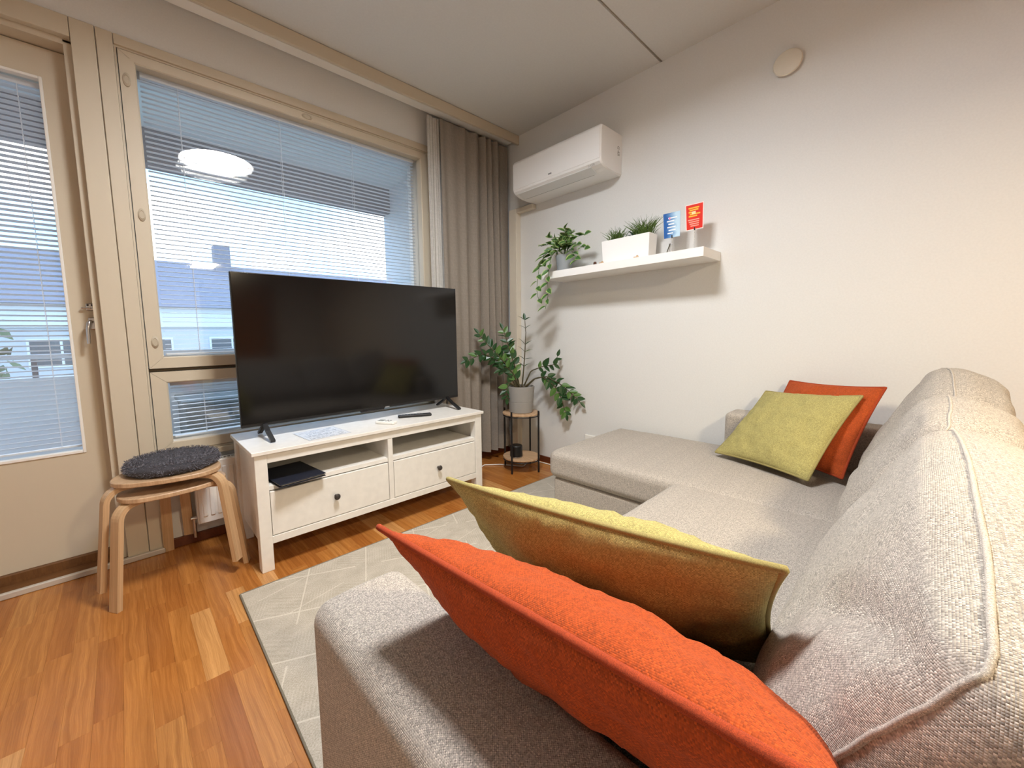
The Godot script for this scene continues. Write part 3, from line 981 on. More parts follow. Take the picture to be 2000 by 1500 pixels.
func back_cushion(label: String, x0: float, x1: float, h: float, m: Material, seed_: int, lift: float) -> void:
	var w := x1 - x0
	var t := 0.155
	var lean := 0.445
	var o := thing("back_cushion", label, "cushion", Vector3((x0 + x1) / 2, 0.440, 2.522), 0.0, "loose back cushions of the sofa")
	var no := FastNoiseLite.new()
	no.seed = 30 + seed_
	no.frequency = 3.4
	var hh := h + lift
	var shape := func(p: Vector3):
		var q := p
		var u := p.x / (w / 2)
		var v := (p.y) / (hh / 2)
		var full := (1.0 - pow(absf(u), 3.0)) * (1.0 - pow(absf(v), 4.0))
		# plump front, softer back
		var front := clampf(-p.z / (t / 2), -1.0, 1.0)
		q.z -= (0.040 if front > 0 else 0.012) * maxf(full, 0.0) * front
		# crown along the top edge, drooping corners
		if v > 0.0: q.y += 0.028 * (1.0 - u * u) * v - 0.016 * pow(absf(u), 6.0) * v
		q.x -= signf(u) * 0.014 * (1.0 - absf(u)) * 0.0
		# slack folds
		var fold := 0.010 * no.get_noise_3d(p.x * 1.2, p.y * 1.6, 0.0) + 0.006 * no.get_noise_3d(p.x * 2.6, p.y * 2.6, 4.0)
		q.z -= fold * front
		q.y += fold * 0.8
		if seed_ == 1:
			if u < 0.0: q.x -= 0.035 * clampf(v + 0.35, 0.0, 1.0) * -u
			# crease running down from the end seam across the face
			var d := Vector2(p.x + 0.34, p.y - 0.10).dot(Vector2(0.55, 0.835))
			var along := Vector2(p.x + 0.34, p.y - 0.10).dot(Vector2(0.835, -0.55))
			if front > 0: q.z += 0.016 * exp(-pow(d / 0.022, 2.0)) * smoothstep(-0.16, -0.06, along) * (1.0 - smoothstep(0.10, 0.22, along))
		if seed_ == 3:
			q.y += 0.018 * sin(u * 2.4 + 0.6) * clampf(v, 0.0, 1.0)
			q.z -= 0.03 * clampf(v, 0.0, 1.0) * u
		return q
	var b := MB.new()
	b.rbox(Vector3.ZERO, Vector3(w, hh, t), 0.055, 6, 26)
	b.bend(shape)
	b.smooth()
	var place := Transform3D(Basis(Vector3(1, 0, 0), lean), Vector3(0, hh / 2 * cos(lean) + t / 2 * sin(lean) - 0.012, hh / 2 * sin(lean) * -1.0))
	# leaning back: the top goes towards +z
	place = Transform3D(Basis(Vector3(1, 0, 0), lean), Vector3(0, hh / 2 * cos(lean) + t / 2 * sin(lean) - 0.012, hh / 2 * sin(lean)))
	b.bend(func(p): return place * p)
	for i in b.n.size(): b.n[i] = place.basis * b.n[i]
	build(b, "cover", m, o)
	# sewn seams: along the top front edge and down both ends
	var c := 0.055
	var edge := func(x: float, y: float):
		var p := Vector3(x, y, -t / 2)
		var inner := Vector3(clampf(x, -w / 2 + c, w / 2 - c), clampf(y, -hh / 2 + c, hh / 2 - c), -t / 2 + c)
		var d := p - inner
		var s: Vector3 = shape.call(inner + d.normalized() * c)
		return place * s
	var pts := []
	for k in 25: pts.append(edge.call(-w / 2, lerpf(-hh / 2 + c, hh / 2 - 0.01, k / 24.0)))
	for k in range(1, 41): pts.append(edge.call(lerpf(-w / 2, w / 2, k / 40.0), hh / 2))
	for k in range(1, 25): pts.append(edge.call(w / 2, lerpf(hh / 2 - 0.01, -hh / 2 + c, k / 24.0)))
	var s := MB.new()
	s.tube(pts, 0.003, 6)
	build(s, "seam", M.sofa_seam, o)

# pillow from its four corners: top left, top right, bottom right, bottom left
func pillow(called: String, label: String, tl: Vector3, tr: Vector3, br: Vector3, bl: Vector3, thick: float, m: Material, pm: Material, seed_: int, group: String, ear := 0.055) -> void:
	var mid := (tl + tr + br + bl) / 4
	var ex := ((tr - tl) + (br - bl)) / 2
	var ey := ((tl - bl) + (tr - br)) / 2
	var w := ex.length()
	var h := ey.length()
	ex = ex.normalized()
	ey = (ey - ex * ex.dot(ey)).normalized()
	var o := thing(called, label, "pillow", mid, 0.0, group)
	o.basis = Basis(ex, ey, ex.cross(ey))
	var no := FastNoiseLite.new()
	no.seed = seed_
	no.frequency = 2.6
	var outline := func(u: float, v: float):
		return Vector3(w / 2 * u * (1.0 - ear * (1.0 - v * v) * u * u), h / 2 * v * (1.0 - ear * (1.0 - u * u) * v * v), 0.012 * u * v)
	var side := func(a: float, b: float, sgn: float):
		var u := sin((a - 0.5) * PI)
		var v := sin((b - 0.5) * PI)
		var p: Vector3 = outline.call(u, v)
		var f := pow(maxf((1.0 - u * u) * (1.0 - v * v), 0.0), 0.52)
		var e := minf(1.0 - absf(u), 1.0 - absf(v))
		var run := u if absf(v) > absf(u) else v + 7.0
		var gather := 0.009 * no.get_noise_2d(run * 3.0, sgn * 4.0 + signf(u + v)) * smoothstep(0.0, 0.05, e) * (1.0 - smoothstep(0.08, 0.40, e))
		var crumple := 0.012 * no.get_noise_3d(p.x * 3.0, p.y * 3.0, sgn * 5.0) + 0.006 * no.get_noise_3d(p.x * 7.0, p.y * 7.0, sgn * 3.0)
		p.z += sgn * (thick / 2 * f + (gather + crumple) * clampf(f * 1.6, 0.0, 1.0))
		return p
	var b := MB.new()
	b.sheet(52, 52, func(a, c): return side.call(a, c, 1.0))
	b.sheet(52, 52, func(a, c): return side.call(a, c, -1.0), true)
	build(b, "cover", m, o)
	var pts := []
	for s in 4:
		for k in 24:
			var t := sin((k / 24.0 - 0.5) * PI)
			var q: Vector2 = [Vector2(t, -1), Vector2(1, t), Vector2(-t, 1), Vector2(-1, -t)][s]
			pts.append(outline.call(q.x, q.y))
	pts.append(pts[0])
	var pb := MB.new()
	pb.tube(pts, 0.0055, 8)
	build(pb, "piping", pm, o)

func pillows() -> void:
	pillow("orange_pillow", "burnt orange woven pillow leaning over the sofa armrest", Vector3(-2.395, 0.775, 2.045), Vector3(-2.385, 0.845, 2.64), Vector3(-2.05, 0.51, 2.59), Vector3(-2.06, 0.455, 2.02), 0.145, M.orange, M.orange_pipe, 3, "orange pillows", 0.11)
	pillow("green_pillow", "olive green woven pillow standing against the orange one by the armrest", Vector3(-2.19, 0.785, 1.955), Vector3(-2.075, 0.815, 2.535), Vector3(-1.80, 0.45, 2.43), Vector3(-1.90, 0.43, 1.89), 0.15, M.green, M.green_pipe, 6, "green pillows", 0.08)
	pillow("green_pillow", "light olive pillow lying tilted on the chaise before the orange pillow", Vector3(-0.075, 0.775, 2.04), Vector3(-0.285, 0.80, 2.43), Vector3(-0.574, 0.475, 2.31), Vector3(-0.355, 0.455, 1.90), 0.13, M.green, M.green_pipe, 9, "green pillows")
	pillow("orange_pillow", "burnt orange pillow tucked behind the olive pillow on the chaise", Vector3(-0.055, 0.84, 2.14), Vector3(-0.245, 0.835, 2.51), Vector3(-0.45, 0.48, 2.39), Vector3(-0.25, 0.47, 2.02), 0.12, M.orange, M.orange_pipe, 12, "orange pillows")

# ---------------------------------------------------------------- television and bench
func tv_bench() -> void:
	var W := 1.424
	var D := 0.504
	var H := 0.589
	var o := thing("tv_bench", "white wooden media bench with two drawers and open shelves", "bench", Vector3(-2.286, 0.0, 0.612), -0.014)
	var m: Material = M.bench
	boxpart("top", Vector3(W / 2, H - 0.0095, -D / 2), Vector3(W, 0.019, D), 0.003, m, o)
	var lw := 0.055
	for x in [0.012 + lw / 2, W - 0.012 - lw / 2]:
		for z in [-0.012 - lw / 2, -D + 0.012 + lw / 2]:
			boxpart("leg", Vector3(x, (H - 0.019) / 2, z), Vector3(lw, H - 0.019, lw), 0.003, m, o)
	for x in [0.012 + lw / 2 - 0.004, W - 0.012 - lw / 2 + 0.004]:
		boxpart("side_panel", Vector3(x, 0.345, -D / 2), Vector3(0.020, 0.45, D - 0.024 - 2 * lw), 0.001, m, o)
	boxpart("back_panel", Vector3(W / 2, 0.345, -D + 0.03), Vector3(W - 0.12, 0.45, 0.008), 0.0, m, o)
	var x0 := 0.012 + lw
	var x1 := W - 0.012 - lw
	var zf := -0.014
	boxpart("front_rail", Vector3(W / 2, 0.5475, zf - 0.011), Vector3(x1 - x0, 0.045, 0.022), 0.002, m, o)
	boxpart("bottom_rail", Vector3(W / 2, 0.148, zf - 0.011), Vector3(x1 - x0, 0.036, 0.022), 0.002, m, o)
	boxpart("shelf", Vector3(W / 2, 0.400, -D / 2 + 0.004), Vector3(x1 - x0, 0.022, D - 0.06), 0.001, m, o)
	boxpart("bottom", Vector3(W / 2, 0.172, -D / 2), Vector3(x1 - x0, 0.012, D - 0.06), 0.0, m, o)
	var xm := W / 2
	boxpart("divider", Vector3(xm, 0.345, -D / 2 + 0.005), Vector3(0.030, 0.36, D - 0.04), 0.002, m, o)
	for s in [[x0 + 0.003, xm - 0.018], [xm + 0.018, x1 - 0.003]]:
		var c: float = (s[0] + s[1]) / 2
		var d := boxpart("drawer", Vector3(c, 0.277, zf - 0.012), Vector3(s[1] - s[0], 0.214, 0.020), 0.002, m, o)
		boxpart("drawer_box", Vector3(c, 0.270, -D / 2), Vector3(s[1] - s[0] - 0.03, 0.17, D - 0.12), 0.0, m, d)
		var kb := MB.new()
		kb.xf = Transform3D(Basis(Vector3(1, 0, 0), PI / 2), Vector3(c, 0.279, zf - 0.002))
		kb.lathe([Vector2(0.008, 0), Vector2(0.007, 0.012), Vector2(0.014, 0.017), Vector2(0.0165, 0.023), Vector2(0.013, 0.029), Vector2(0, 0.031)], 18, Vector3.ZERO, true)
		build(kb, "knob", M.knob, d, "dark bronze round knob")

func tv() -> void:
	var x0 := -2.266
	var x1 := -0.856
	var y0 := 0.653
	var y1 := 1.436
	var o := thing("television", "large black flat television on the white media bench", "television", Vector3((x0 + x1) / 2, 0.593, 0.35), -0.004)
	var w := x1 - x0
	var h := y1 - y0
	boxpart("casing", Vector3(0, y0 - 0.59 + h / 2, -0.014), Vector3(w, h, 0.022), 0.003, M.black, o)
	boxpart("rear_housing", Vector3(0, y0 - 0.59 + h * 0.36, -0.045), Vector3(w * 0.8, h * 0.55, 0.045), 0.01, M.black, o)
	boxpart("screen", Vector3(0, y0 - 0.59 + h / 2 + 0.006, -0.0015), Vector3(w - 0.008, h - 0.020, 0.004), 0.0005, M.screen, o, 1, "switched-off glossy black screen")
	boxpart("sensor_lip", Vector3(0.02, y0 - 0.59 - 0.004, -0.006), Vector3(0.16, 0.010, 0.014), 0.003, M.black, o)
	boxpart("maker_mark", Vector3(0.12, y0 - 0.585, 0.0014), Vector3(0.030, 0.007, 0.001), 0.0, paint(rgb(150, 150, 152), 0.4), o, 1, "tiny grey maker's mark")
	for x in [-2.157, -0.955]:
		var b := MB.new()
		var fx: float = x - (x0 + x1) / 2
		b.xf = Transform3D(Basis(Vector3(0, 1, 0), -PI / 2), Vector3(fx, 0, 0))
		b.strip([Vector2(-0.012, 0.075), Vector2(0.05, 0.040), Vector2(0.135, 0.004)], 0.022, 0.012)
		b.strip([Vector2(-0.012, 0.075), Vector2(-0.06, 0.040), Vector2(-0.125, 0.004)], 0.022, 0.012)
		build(b, "foot", M.black, o)

func bench_clutter() -> void:
	var top := 0.589
	# printed sheet, lines of small print in a framed grid
	var img := Image.create(256, 256, false, Image.FORMAT_RGB8)
	img.fill(rgb(222, 222, 224))
	var rng := RandomNumberGenerator.new()
	rng.seed = 6
	for k in 13:
		var x := 18
		while x < 230:
			var l := rng.randi_range(8, 34)
			if rng.randf() < 0.75: img.fill_rect(Rect2i(x, 20 + k * 17, mini(l, 236 - x), 5 if k % 4 else 9), rgb(104, 106, 112) if rng.randf() < 0.7 else rgb(150, 160, 176))
			x += l + 6
	for r in [Rect2i(4, 4, 248, 2), Rect2i(4, 250, 248, 2), Rect2i(4, 4, 2, 248), Rect2i(250, 4, 2, 248)]: img.fill_rect(r, rgb(120, 120, 124))
	var pm := paint(Color.WHITE, 0.3)
	pm.albedo_texture = texture(img)
	var s := thing("printed_sheet", "laminated white information sheet lying on the media bench", "paper", Vector3(-1.905, top + 0.0006, 0.462), 0.06)
	var b := MB.new()
	b.rbox(Vector3(0, 0.0008, 0), Vector3(0.232, 0.0014, 0.222), 0.0)
	for i in b.uv.size(): b.uv[i] = Vector2(b.v[i].x / 0.232 + 0.5, b.v[i].z / 0.222 + 0.5)
	build(b, "page", pm, s)

	var a := thing("remote_control", "white air conditioner remote with display on the media bench", "remote", Vector3(-1.535, top + 0.0005, 0.50), 0.5)
	var rb := MB.new()
	rb.rbox(Vector3(0, 0.009, 0), Vector3(0.050, 0.018, 0.125), 0.007, 3)
	build(rb, "body", M.white, a)
	boxpart("display", Vector3(0, 0.0181, -0.032), Vector3(0.036, 0.0012, 0.038), 0.0004, paint(rgb(120, 124, 116), 0.3), a)
	for k in 4:
		boxpart("button", Vector3(-0.011 + 0.022 * (k % 2), 0.0184, 0.006 + 0.02 * int(k / 2.0)), Vector3(0.012, 0.002, 0.008), 0.0008, paint(rgb(90, 90, 94), 0.5), a)
	var c := thing("remote_control", "long black television remote on the media bench", "remote", Vector3(-1.30, top + 0.0005, 0.45), -0.43)
	var cb := MB.new()
	cb.rbox(Vector3(0, 0.009, 0), Vector3(0.215, 0.017, 0.042), 0.007, 3)
	build(cb, "body", M.black, c)
	for k in 8:
		boxpart("button", Vector3(-0.085 + 0.019 * k, 0.0176, 0.0), Vector3(0.010, 0.002, 0.018), 0.0008, paint(rgb(120, 120, 122), 0.5), c)

	var navy := paint(rgb(26, 30, 44), 0.5)
	var f := thing("folder", "dark navy folder of papers on the left bench shelf", "folder", Vector3(-2.09, 0.4115, 0.50), 0.10)
	boxpart("back_cover", Vector3(0, 0.0025, 0), Vector3(0.225, 0.004, 0.30), 0.001, navy, f)
	boxpart("papers", Vector3(0.004, 0.0085, -0.002), Vector3(0.21, 0.007, 0.285), 0.001, paint(rgb(226, 222, 214), 0.8), f)
	boxpart("front_cover", Vector3(0, 0.0145, 0.002), Vector3(0.225, 0.004, 0.30), 0.001, navy, f)

# ---------------------------------------------------------------- stools
func stool(label: String, at: Vector3, turn: float) -> void:
	var o := thing("stacking_stool", label, "stool", at, turn, "stacked birch stools")
	var H := 0.45
	# rounded triangular seat
	var poly := PackedVector2Array()
	for k in 60:
		var a := TAU * k / 60.0
		var r := 0.196 + 0.020 * cos(3.0 * a) + 0.002 * cos(6.0 * a)
		poly.append(Vector2(cos(a), sin(a)) * r)
	var b := MB.new()
	b.prism(poly, H - 0.020, H, 0.003)
	build(b, "seat", M.birch_top, o)
	for k in 3:
		var l := MB.new()
		l.xf = Transform3D(Basis(Vector3.UP, -TAU * k / 3.0), Vector3.ZERO)
		var pts := [Vector2(0.075, H - 0.031), Vector2(0.185, H - 0.031)]
		var cen := Vector2(0.185, H - 0.031 - 0.060)
		for j in range(1, 9):
			var a := PI / 2 - j / 8.0 * (PI / 2 - 0.13)
			pts.append(cen + Vector2(cos(a), sin(a)) * 0.060)
		pts.append(Vector2(0.286, 0.0))
		l.strip(pts, 0.044, 0.021)
		build(l, "leg", M.birch, o)

func stools() -> void:
	# seen from above, angles grow from +x towards +z; rotation about y runs the other way
	stool("lower birch stool of the two stacked by the window", Vector3(-2.56, 0.0, 0.302), -deg_to_rad(24.8))
	stool("upper birch stool of the stack carrying the dark fur pad", Vector3(-2.56, 0.062, 0.300), -deg_to_rad(43.8))
	var o := thing("fur_seat_pad", "round charcoal grey fur seat pad on the upper stool", "seat pad", Vector3(-2.545, 0.5125, 0.275))
	var no := FastNoiseLite.new()
	no.seed = 14
	no.frequency = 9.0
	var b := MB.new()
	var prof := []
	for k in 15:
		var a := -PI / 2 + PI * k / 14.0
		prof.append(Vector2(0.150 + 0.036 * cos(a), 0.024 + 0.024 * sin(a)))
	prof.push_front(Vector2(0.0, 0.0))
	for k in range(1, 9): prof.append(Vector2(0.150 * (1.0 - k / 8.0), 0.048 + 0.004 * sin(k / 8.0 * PI)))
	b.lathe(prof, 72, Vector3.ZERO, true, 0.008)
	b.bend(func(p):
		var d := 0.010 * no.get_noise_3d(p.x, p.y * 2.0, p.z) + 0.006 * no.get_noise_3d(p.x * 3.0, p.y * 3.0, p.z * 3.0)
		return p + Vector3(p.x, 0, p.z).normalized() * d * 0.6 + Vector3(0, d if p.y > 0.006 else 0.0, 0))
	b.smooth()
	build(b, "pad", M.fur, o)
	# tufts of pile
	var rng := RandomNumberGenerator.new()
	rng.seed = 15
	var t := MB.new()
	for k in 5200:
		var a := rng.randf() * TAU
		var rim := rng.randf() < 0.4
		var r := 0.178 * sqrt(rng.randf())
		var p := Vector3(cos(a) * r, 0.049, sin(a) * r)
		var dir := Vector3(rng.randf_range(-0.5, 0.9), rng.randf_range(0.25, 0.6), rng.randf_range(-0.3, 0.7))
		if rim:
			var e := rng.randf_range(-0.9, 1.2)
			p = Vector3(cos(a) * (0.150 + 0.034 * cos(e)), 0.024 + 0.023 * sin(e), sin(a) * (0.150 + 0.034 * cos(e)))
			dir = Vector3(cos(a), rng.randf_range(-0.7, 0.4), sin(a)) + Vector3(rng.randfn() * 0.4, 0, rng.randfn() * 0.4)
		p.y += 0.007 * no.get_noise_3d(p.x, p.y * 2.0, p.z)
		dir = dir.normalized() * rng.randf_range(0.006, 0.012)
		if p.y + dir.y < 0.004: dir.y = 0.004 - p.y
		var side := dir.cross(Vector3(rng.randfn(), rng.randfn(), rng.randfn())).normalized() * 0.0016
		t.face(p - side, p + side, p + dir + side * 0.2, p + dir - side * 0.2, Vector3(0, 1, 0))
	var to := build(t, "pile", paint(rgb(112, 110, 118), 0.7), o)
	to.set_meta("kind", "stuff")

# ---------------------------------------------------------------- wall things
func air_conditioner() -> void:
	var o := thing("air_conditioner", "white wall-mounted air conditioner in the corner above the shelf", "air conditioner", Vector3(-0.0005, 2.178, 0.755))
	var L := 0.770
	# profile in the (x, y) plane, out from the wall along -x
	var prof := [Vector2(0, 0.268), Vector2(-0.235, 0.268), Vector2(-0.255, 0.264), Vector2(-0.264, 0.252), Vector2(-0.2665, 0.235), Vector2(-0.2665, 0.050), Vector2(-0.262, 0.038), Vector2(-0.245, 0.024), Vector2(-0.215, 0.012), Vector2(-0.17, 0.004), Vector2(-0.10, 0.0), Vector2(0, 0.0)]
	var b := MB.new()
	var z := [[-L / 2, 0.94], [-L / 2 + 0.010, 1.0], [L / 2 - 0.010, 1.0], [L / 2, 0.955]]
	var cen := Vector2(-0.09, 0.134)
	var at := func(k: int, e: int):
		var p: Vector2 = prof[k]
		var q: Vector2 = cen + (p - cen) * z[e][1]
		if p.x == 0: q.x = 0.0
		return Vector3(q.x, q.y, z[e][0])
	for e in 3:
		for k in prof.size() - 1:
			var mid: Vector2 = (prof[k] + prof[k + 1]) / 2 - cen
			b.face(at.call(k, e), at.call(k + 1, e), at.call(k + 1, e + 1), at.call(k, e + 1), Vector3(mid.x, mid.y, [-1.0, 0.0, 1.0][e] * 0.2))
	for e in [0, 3]:
		for k in range(1, prof.size() - 1):
			b.face(at.call(0, e), at.call(k, e), at.call(k + 1, e), at.call(k + 1, e), Vector3(0, 0, -1.0 if e == 0 else 1.0))
	build(b, "body", M.ac, o)
	# front cover, air flap and outlet slit under it
	boxpart("front_cover", Vector3(-0.2665, 0.150, 0), Vector3(0.006, 0.192, L - 0.014), 0.0025, M.ac, o)
	var f := MB.new()
	f.xf = Transform3D(Basis(Vector3(0, 0, 1), -0.33), Vector3(-0.212, 0.0095, -0.02))
	f.rbox(Vector3.ZERO, Vector3(0.080, 0.005, L - 0.12), 0.002)
	build(f, "air_flap", paint(rgb(226, 227, 226), 0.35), o)
	var sl := MB.new()
	sl.xf = Transform3D(Basis(Vector3(0, 0, 1), -0.18), Vector3(-0.163, 0.0035, -0.03))
	sl.rbox(Vector3.ZERO, Vector3(0.007, 0.006, L - 0.16), 0.0)
	build(sl, "outlet_slit", M.dark, o)
	boxpart("maker_mark", Vector3(-0.270, 0.074, -0.02), Vector3(0.0012, 0.010, 0.030), 0.0004, paint(rgb(140, 140, 140), 0.4), o, 1, "small grey maker's mark")
	var font := SystemFont.new()
	font.font_names = PackedStringArray(["Droid Sans"])
	var t := TextMesh.new()
	t.font = font
	t.text = "G48"
	t.font_size = 16
	t.pixel_size = 0.0022
	t.depth = 0.0006
	var ti := part(t, "side_marking", paint(rgb(84, 78, 70), 0.6), o, "small dark letters running down the side")
	ti.transform = Transform3D(Basis(Vector3(0, 0, 1), -PI / 2), Vector3(-0.045, 0.150, L / 2 - 0.0002))
	var t2 := TextMesh.new()
	t2.font = font
	t2.text = "24.00"
	t2.font_size = 16
	t2.pixel_size = 0.0013
	t2.depth = 0.0005
	var t2i := part(t2, "display", paint(rgb(186, 188, 186), 0.5), o, "faint grey display digits")
	t2i.transform = Transform3D(Basis(Vector3(0, 0, 1), 0.0).rotated(Vector3.UP, -PI / 2).rotated(Vector3(0, 0, 1), 0.75), Vector3(-0.2555, 0.030, 0.310))
	# trunking that carries the pipes down in the corner
	var k := thing("pipe_trunking", "cream vertical trunking below the air conditioner in the corner", "trunking", Vector3(0, 0, 0.173))
	span("channel", Vector3(-0.060, 0.055, -0.042), Vector3(-0.0005, 2.176, 0.042), 0.004, M.trunk, k)
	span("elbow", Vector3(-0.055, 2.140, 0.043), Vector3(-0.0005, 2.176, 0.215), 0.004, M.trunk, k)

func wall_shelf() -> void:
	var s := thing("wall_shelf", "thick white floating shelf on the long wall", "shelf", Vector3(-0.136, 1.509, 1.219))
	boxpart("board", Vector3(0, 0.0255, 0), Vector3(0.271, 0.051, 1.106), 0.0015, M.shelf, s)
	var y := 1.5602
	var rng := RandomNumberGenerator.new()
	rng.seed = 51

	# trailing pothos in a grey-blue pot
	var p := thing("trailing_plant", "trailing variegated plant in a grey pot at the shelf end", "plant", Vector3(-0.165, y, 0.790))
	var pb := MB.new()
	pb.lathe([Vector2(0, 0), Vector2(0.048, 0), Vector2(0.052, 0.004), Vector2(0.066, 0.115), Vector2(0.067, 0.12), Vector2(0.062, 0.12), Vector2(0.060, 0.10), Vector2(0, 0.10)], 28)
	build(pb, "pot", M.pot_blue, p)
	var sb := MB.new()
	sb.lathe([Vector2(0.0605, 0.098), Vector2(0.03, 0.106), Vector2(0, 0.108)], 20, Vector3.ZERO, true)
	build(sb, "soil", M.soil, p)
	var root := Vector3(0, 0.10, 0)
	var vines := []
	# hanging vines over the front edge, then arching ones
	vines.append([Vector3(-0.03, 0.14, -0.05), Vector3(-0.10, 0.15, -0.09), Vector3(-0.135, 0.06, -0.125), Vector3(-0.138, -0.06, -0.145), Vector3(-0.138, -0.15, -0.150), Vector3(-0.132, -0.215, -0.130)])
	vines.append([Vector3(-0.04, 0.15, 0.0), Vector3(-0.115, 0.13, -0.02), Vector3(-0.137, 0.04, -0.035), Vector3(-0.137, -0.07, -0.050), Vector3(-0.136, -0.17, -0.045), Vector3(-0.133, -0.27, -0.075)])
	var reach := [[-0.08, 0.27, -0.10], [-0.06, 0.30, 0.05], [-0.02, 0.28, 0.10], [-0.03, 0.23, 0.20], [-0.05, 0.13, 0.21], [-0.06, 0.06, 0.15], [-0.09, 0.20, -0.15], [-0.08, 0.12, -0.15], [0.05, 0.27, 0.02], [-0.09, 0.23, 0.02], [0.03, 0.24, -0.08], [-0.09, 0.18, 0.09], [-0.09, 0.05, -0.14]]
	for r in reach:
		var e := Vector3(r[0], r[1], r[2])
		vines.append([root + e * 0.25 + Vector3(0, 0.05, 0), root.lerp(e, 0.55) + Vector3(0, 0.06, 0), e])
	for vi in vines.size():
		var cv := Curve3D.new()
		var pts: Array = vines[vi]
		cv.add_point(root)
		for k in pts.size():
			var a: Vector3 = pts[k - 1] if k else root
			var c: Vector3 = pts[mini(k + 1, pts.size() - 1)]
			cv.add_point(pts[k], (a - c) * 0.18, (c - a) * 0.18)
		var baked := []
		var len_ := cv.get_baked_length()
		for k in 13: baked.append(cv.sample_baked(len_ * k / 12.0))
		var vb := MB.new()
		vb.tube(baked, 0.0018, 5)
		build(vb, "vine", M.vine, p)
		var step := 0.044 if vi < 2 else 0.026
		var d := 0.06
		var sgn := 1.0
		while d <= len_ + 0.001:
			var at := cv.sample_baked(minf(d, len_))
			var tan_ := (cv.sample_baked(minf(d + 0.01, len_)) - cv.sample_baked(maxf(d - 0.01, 0.0))).normalized()
			var out := Vector3(-0.6, 0.15, sgn * rng.randf_range(0.5, 1.1)) + tan_ * 0.7
			leaf(p, at, out, Vector3(-0.7, rng.randf_range(0.3, 0.9), rng.randf_range(-0.4, 0.4)), rng.randf_range(0.056, 0.078), 0.60, M.pothos)
			sgn = -sgn
			d += step * rng.randf_range(0.8, 1.2)

	# white trough with two grass tufts and a small succulent
	var g := thing("planter_box", "white rectangular planter with grassy tufts on the shelf", "planter", Vector3(-0.135, y, 1.272))
	var gb := MB.new()
	var hw := 0.056
	var hl := 0.163
	for q in [[-hw, -hw + 0.006, -hl, hl], [hw - 0.006, hw, -hl, hl], [-hw + 0.006, hw - 0.006, -hl, -hl + 0.006], [-hw + 0.006, hw - 0.006, hl - 0.006, hl]]:
		gb.rbox(Vector3((q[0] + q[1]) / 2, 0.078, (q[2] + q[3]) / 2), Vector3(q[1] - q[0], 0.156, q[3] - q[2]), 0.0012)
	gb.rbox(Vector3(0, 0.004, 0), Vector3(hw * 2 - 0.002, 0.008, hl * 2 - 0.002), 0.0)
	gb.bend(func(q): return Vector3(q.x * (0.86 + 0.9 * q.y), q.y, q.z * (0.95 + 0.32 * q.y)))
	build(gb, "trough", M.pot_white, g)
	boxpart("soil", Vector3(0, 0.132, 0), Vector3(0.098, 0.01, 0.308), 0.0, M.soil, g)
	for t in [[-0.085, 100, 0.105, "left"], [0.105, 130, 0.130, "right"]]:
		var gr := MB.new()
		for k in t[1]:
			var a := rng.randf() * TAU
			var lean := rng.randf_range(0.1, 0.75)
			var base := Vector3(rng.randf_range(-0.03, 0.03), 0.136, t[0] + rng.randf_range(-0.04, 0.04))
			var h: float = t[2] * rng.randf_range(0.65, 1.1)
			var dir := Vector3(cos(a) * lean, 1.0, sin(a) * lean).normalized()
			var tip := base + dir * h + Vector3(cos(a), -0.35, sin(a)) * h * 0.22
			gr.tube([base, base + dir * h * 0.55, tip], [0.0026, 0.0020, 0.0004], 4, false)
		build(gr, "grass_tuft", M.grass, g)
	var su := Node3D.new()
	su.name = "succulent"
	g.add_child(su, true)
	for k in 16:
		var a := k * 2.4
		var up := 0.3 + 0.9 * k / 16.0
		leaf(su, Vector3(0.0, 0.138 + 0.035 * k / 16.0, 0.035), Vector3(cos(a), up, sin(a)), Vector3(-cos(a) * 0.3, 1, -sin(a) * 0.3), 0.052, 0.42, M.succulent)

	# picture cards on wire clip stands
	var red := Image.create(100, 140, false, Image.FORMAT_RGB8)
	red.fill(rgb(255, 236, 230))
	red.fill_rect(Rect2i(4, 4, 92, 132), rgb(222, 44, 24))
	for k in 5:
		red.fill_rect(Rect2i(18 + (k % 2) * 6, 18 + k * 11, 58 - (k % 3) * 10, 7), rgb(250, 196, 60))
	red.fill_rect(Rect2i(36, 40, 22, 16), rgb(255, 224, 170))
	for k in 4:
		red.fill_rect(Rect2i(12 + k * 5, 82 + k * 11, 66 - k * 6, 6), rgb(250, 170, 150))
	var blue := Image.create(100, 140, false, Image.FORMAT_RGB8)
	for yy in 140:
		for xx in 100: blue.set_pixel(xx, yy, rgb(40, 96, 168).lerp(rgb(196, 226, 244), clampf((xx - 18) / 60.0 + 0.1 * sin(yy * 0.15), 0, 1)))
	for k in 6:
		blue.fill_rect(Rect2i(30 - (k % 2) * 8, 26 + k * 17, 52 - (k % 3) * 8, 7), rgb(244, 248, 252))
	blue.fill_rect(Rect2i(34, 24, 9, 14), rgb(236, 150, 190))
	var cards := [[1.678, 0.150, red, 0.125, "small red and yellow picture card on a wire clip stand"], [1.553, 0.150, blue, 0.105, "small blue and white picture card on a wire clip stand"]]
	for c in cards:
		var o := thing("picture_card", c[4], "card", Vector3(-c[1], y, c[0]), 0.0, "picture cards on clip stands")
		var cm := paint(Color.WHITE, 0.4)
		cm.albedo_texture = texture(c[2])
		var cb := MB.new()
		var x := -0.0008
		var b0: float = c[3]
		for sx in [x, x + 0.0012]:
			cb.face(Vector3(sx - 0.014, b0 + 0.142, -0.049), Vector3(sx - 0.014, b0 + 0.142, 0.049), Vector3(sx, b0, 0.046), Vector3(sx, b0, -0.046), Vector3(-1 if sx == x else 1, 0, 0), [Vector2(0, 0), Vector2(1, 0), Vector2(1, 1), Vector2(0, 1)])
		build(cb, "card", cm, o)
		var wb := MB.new()
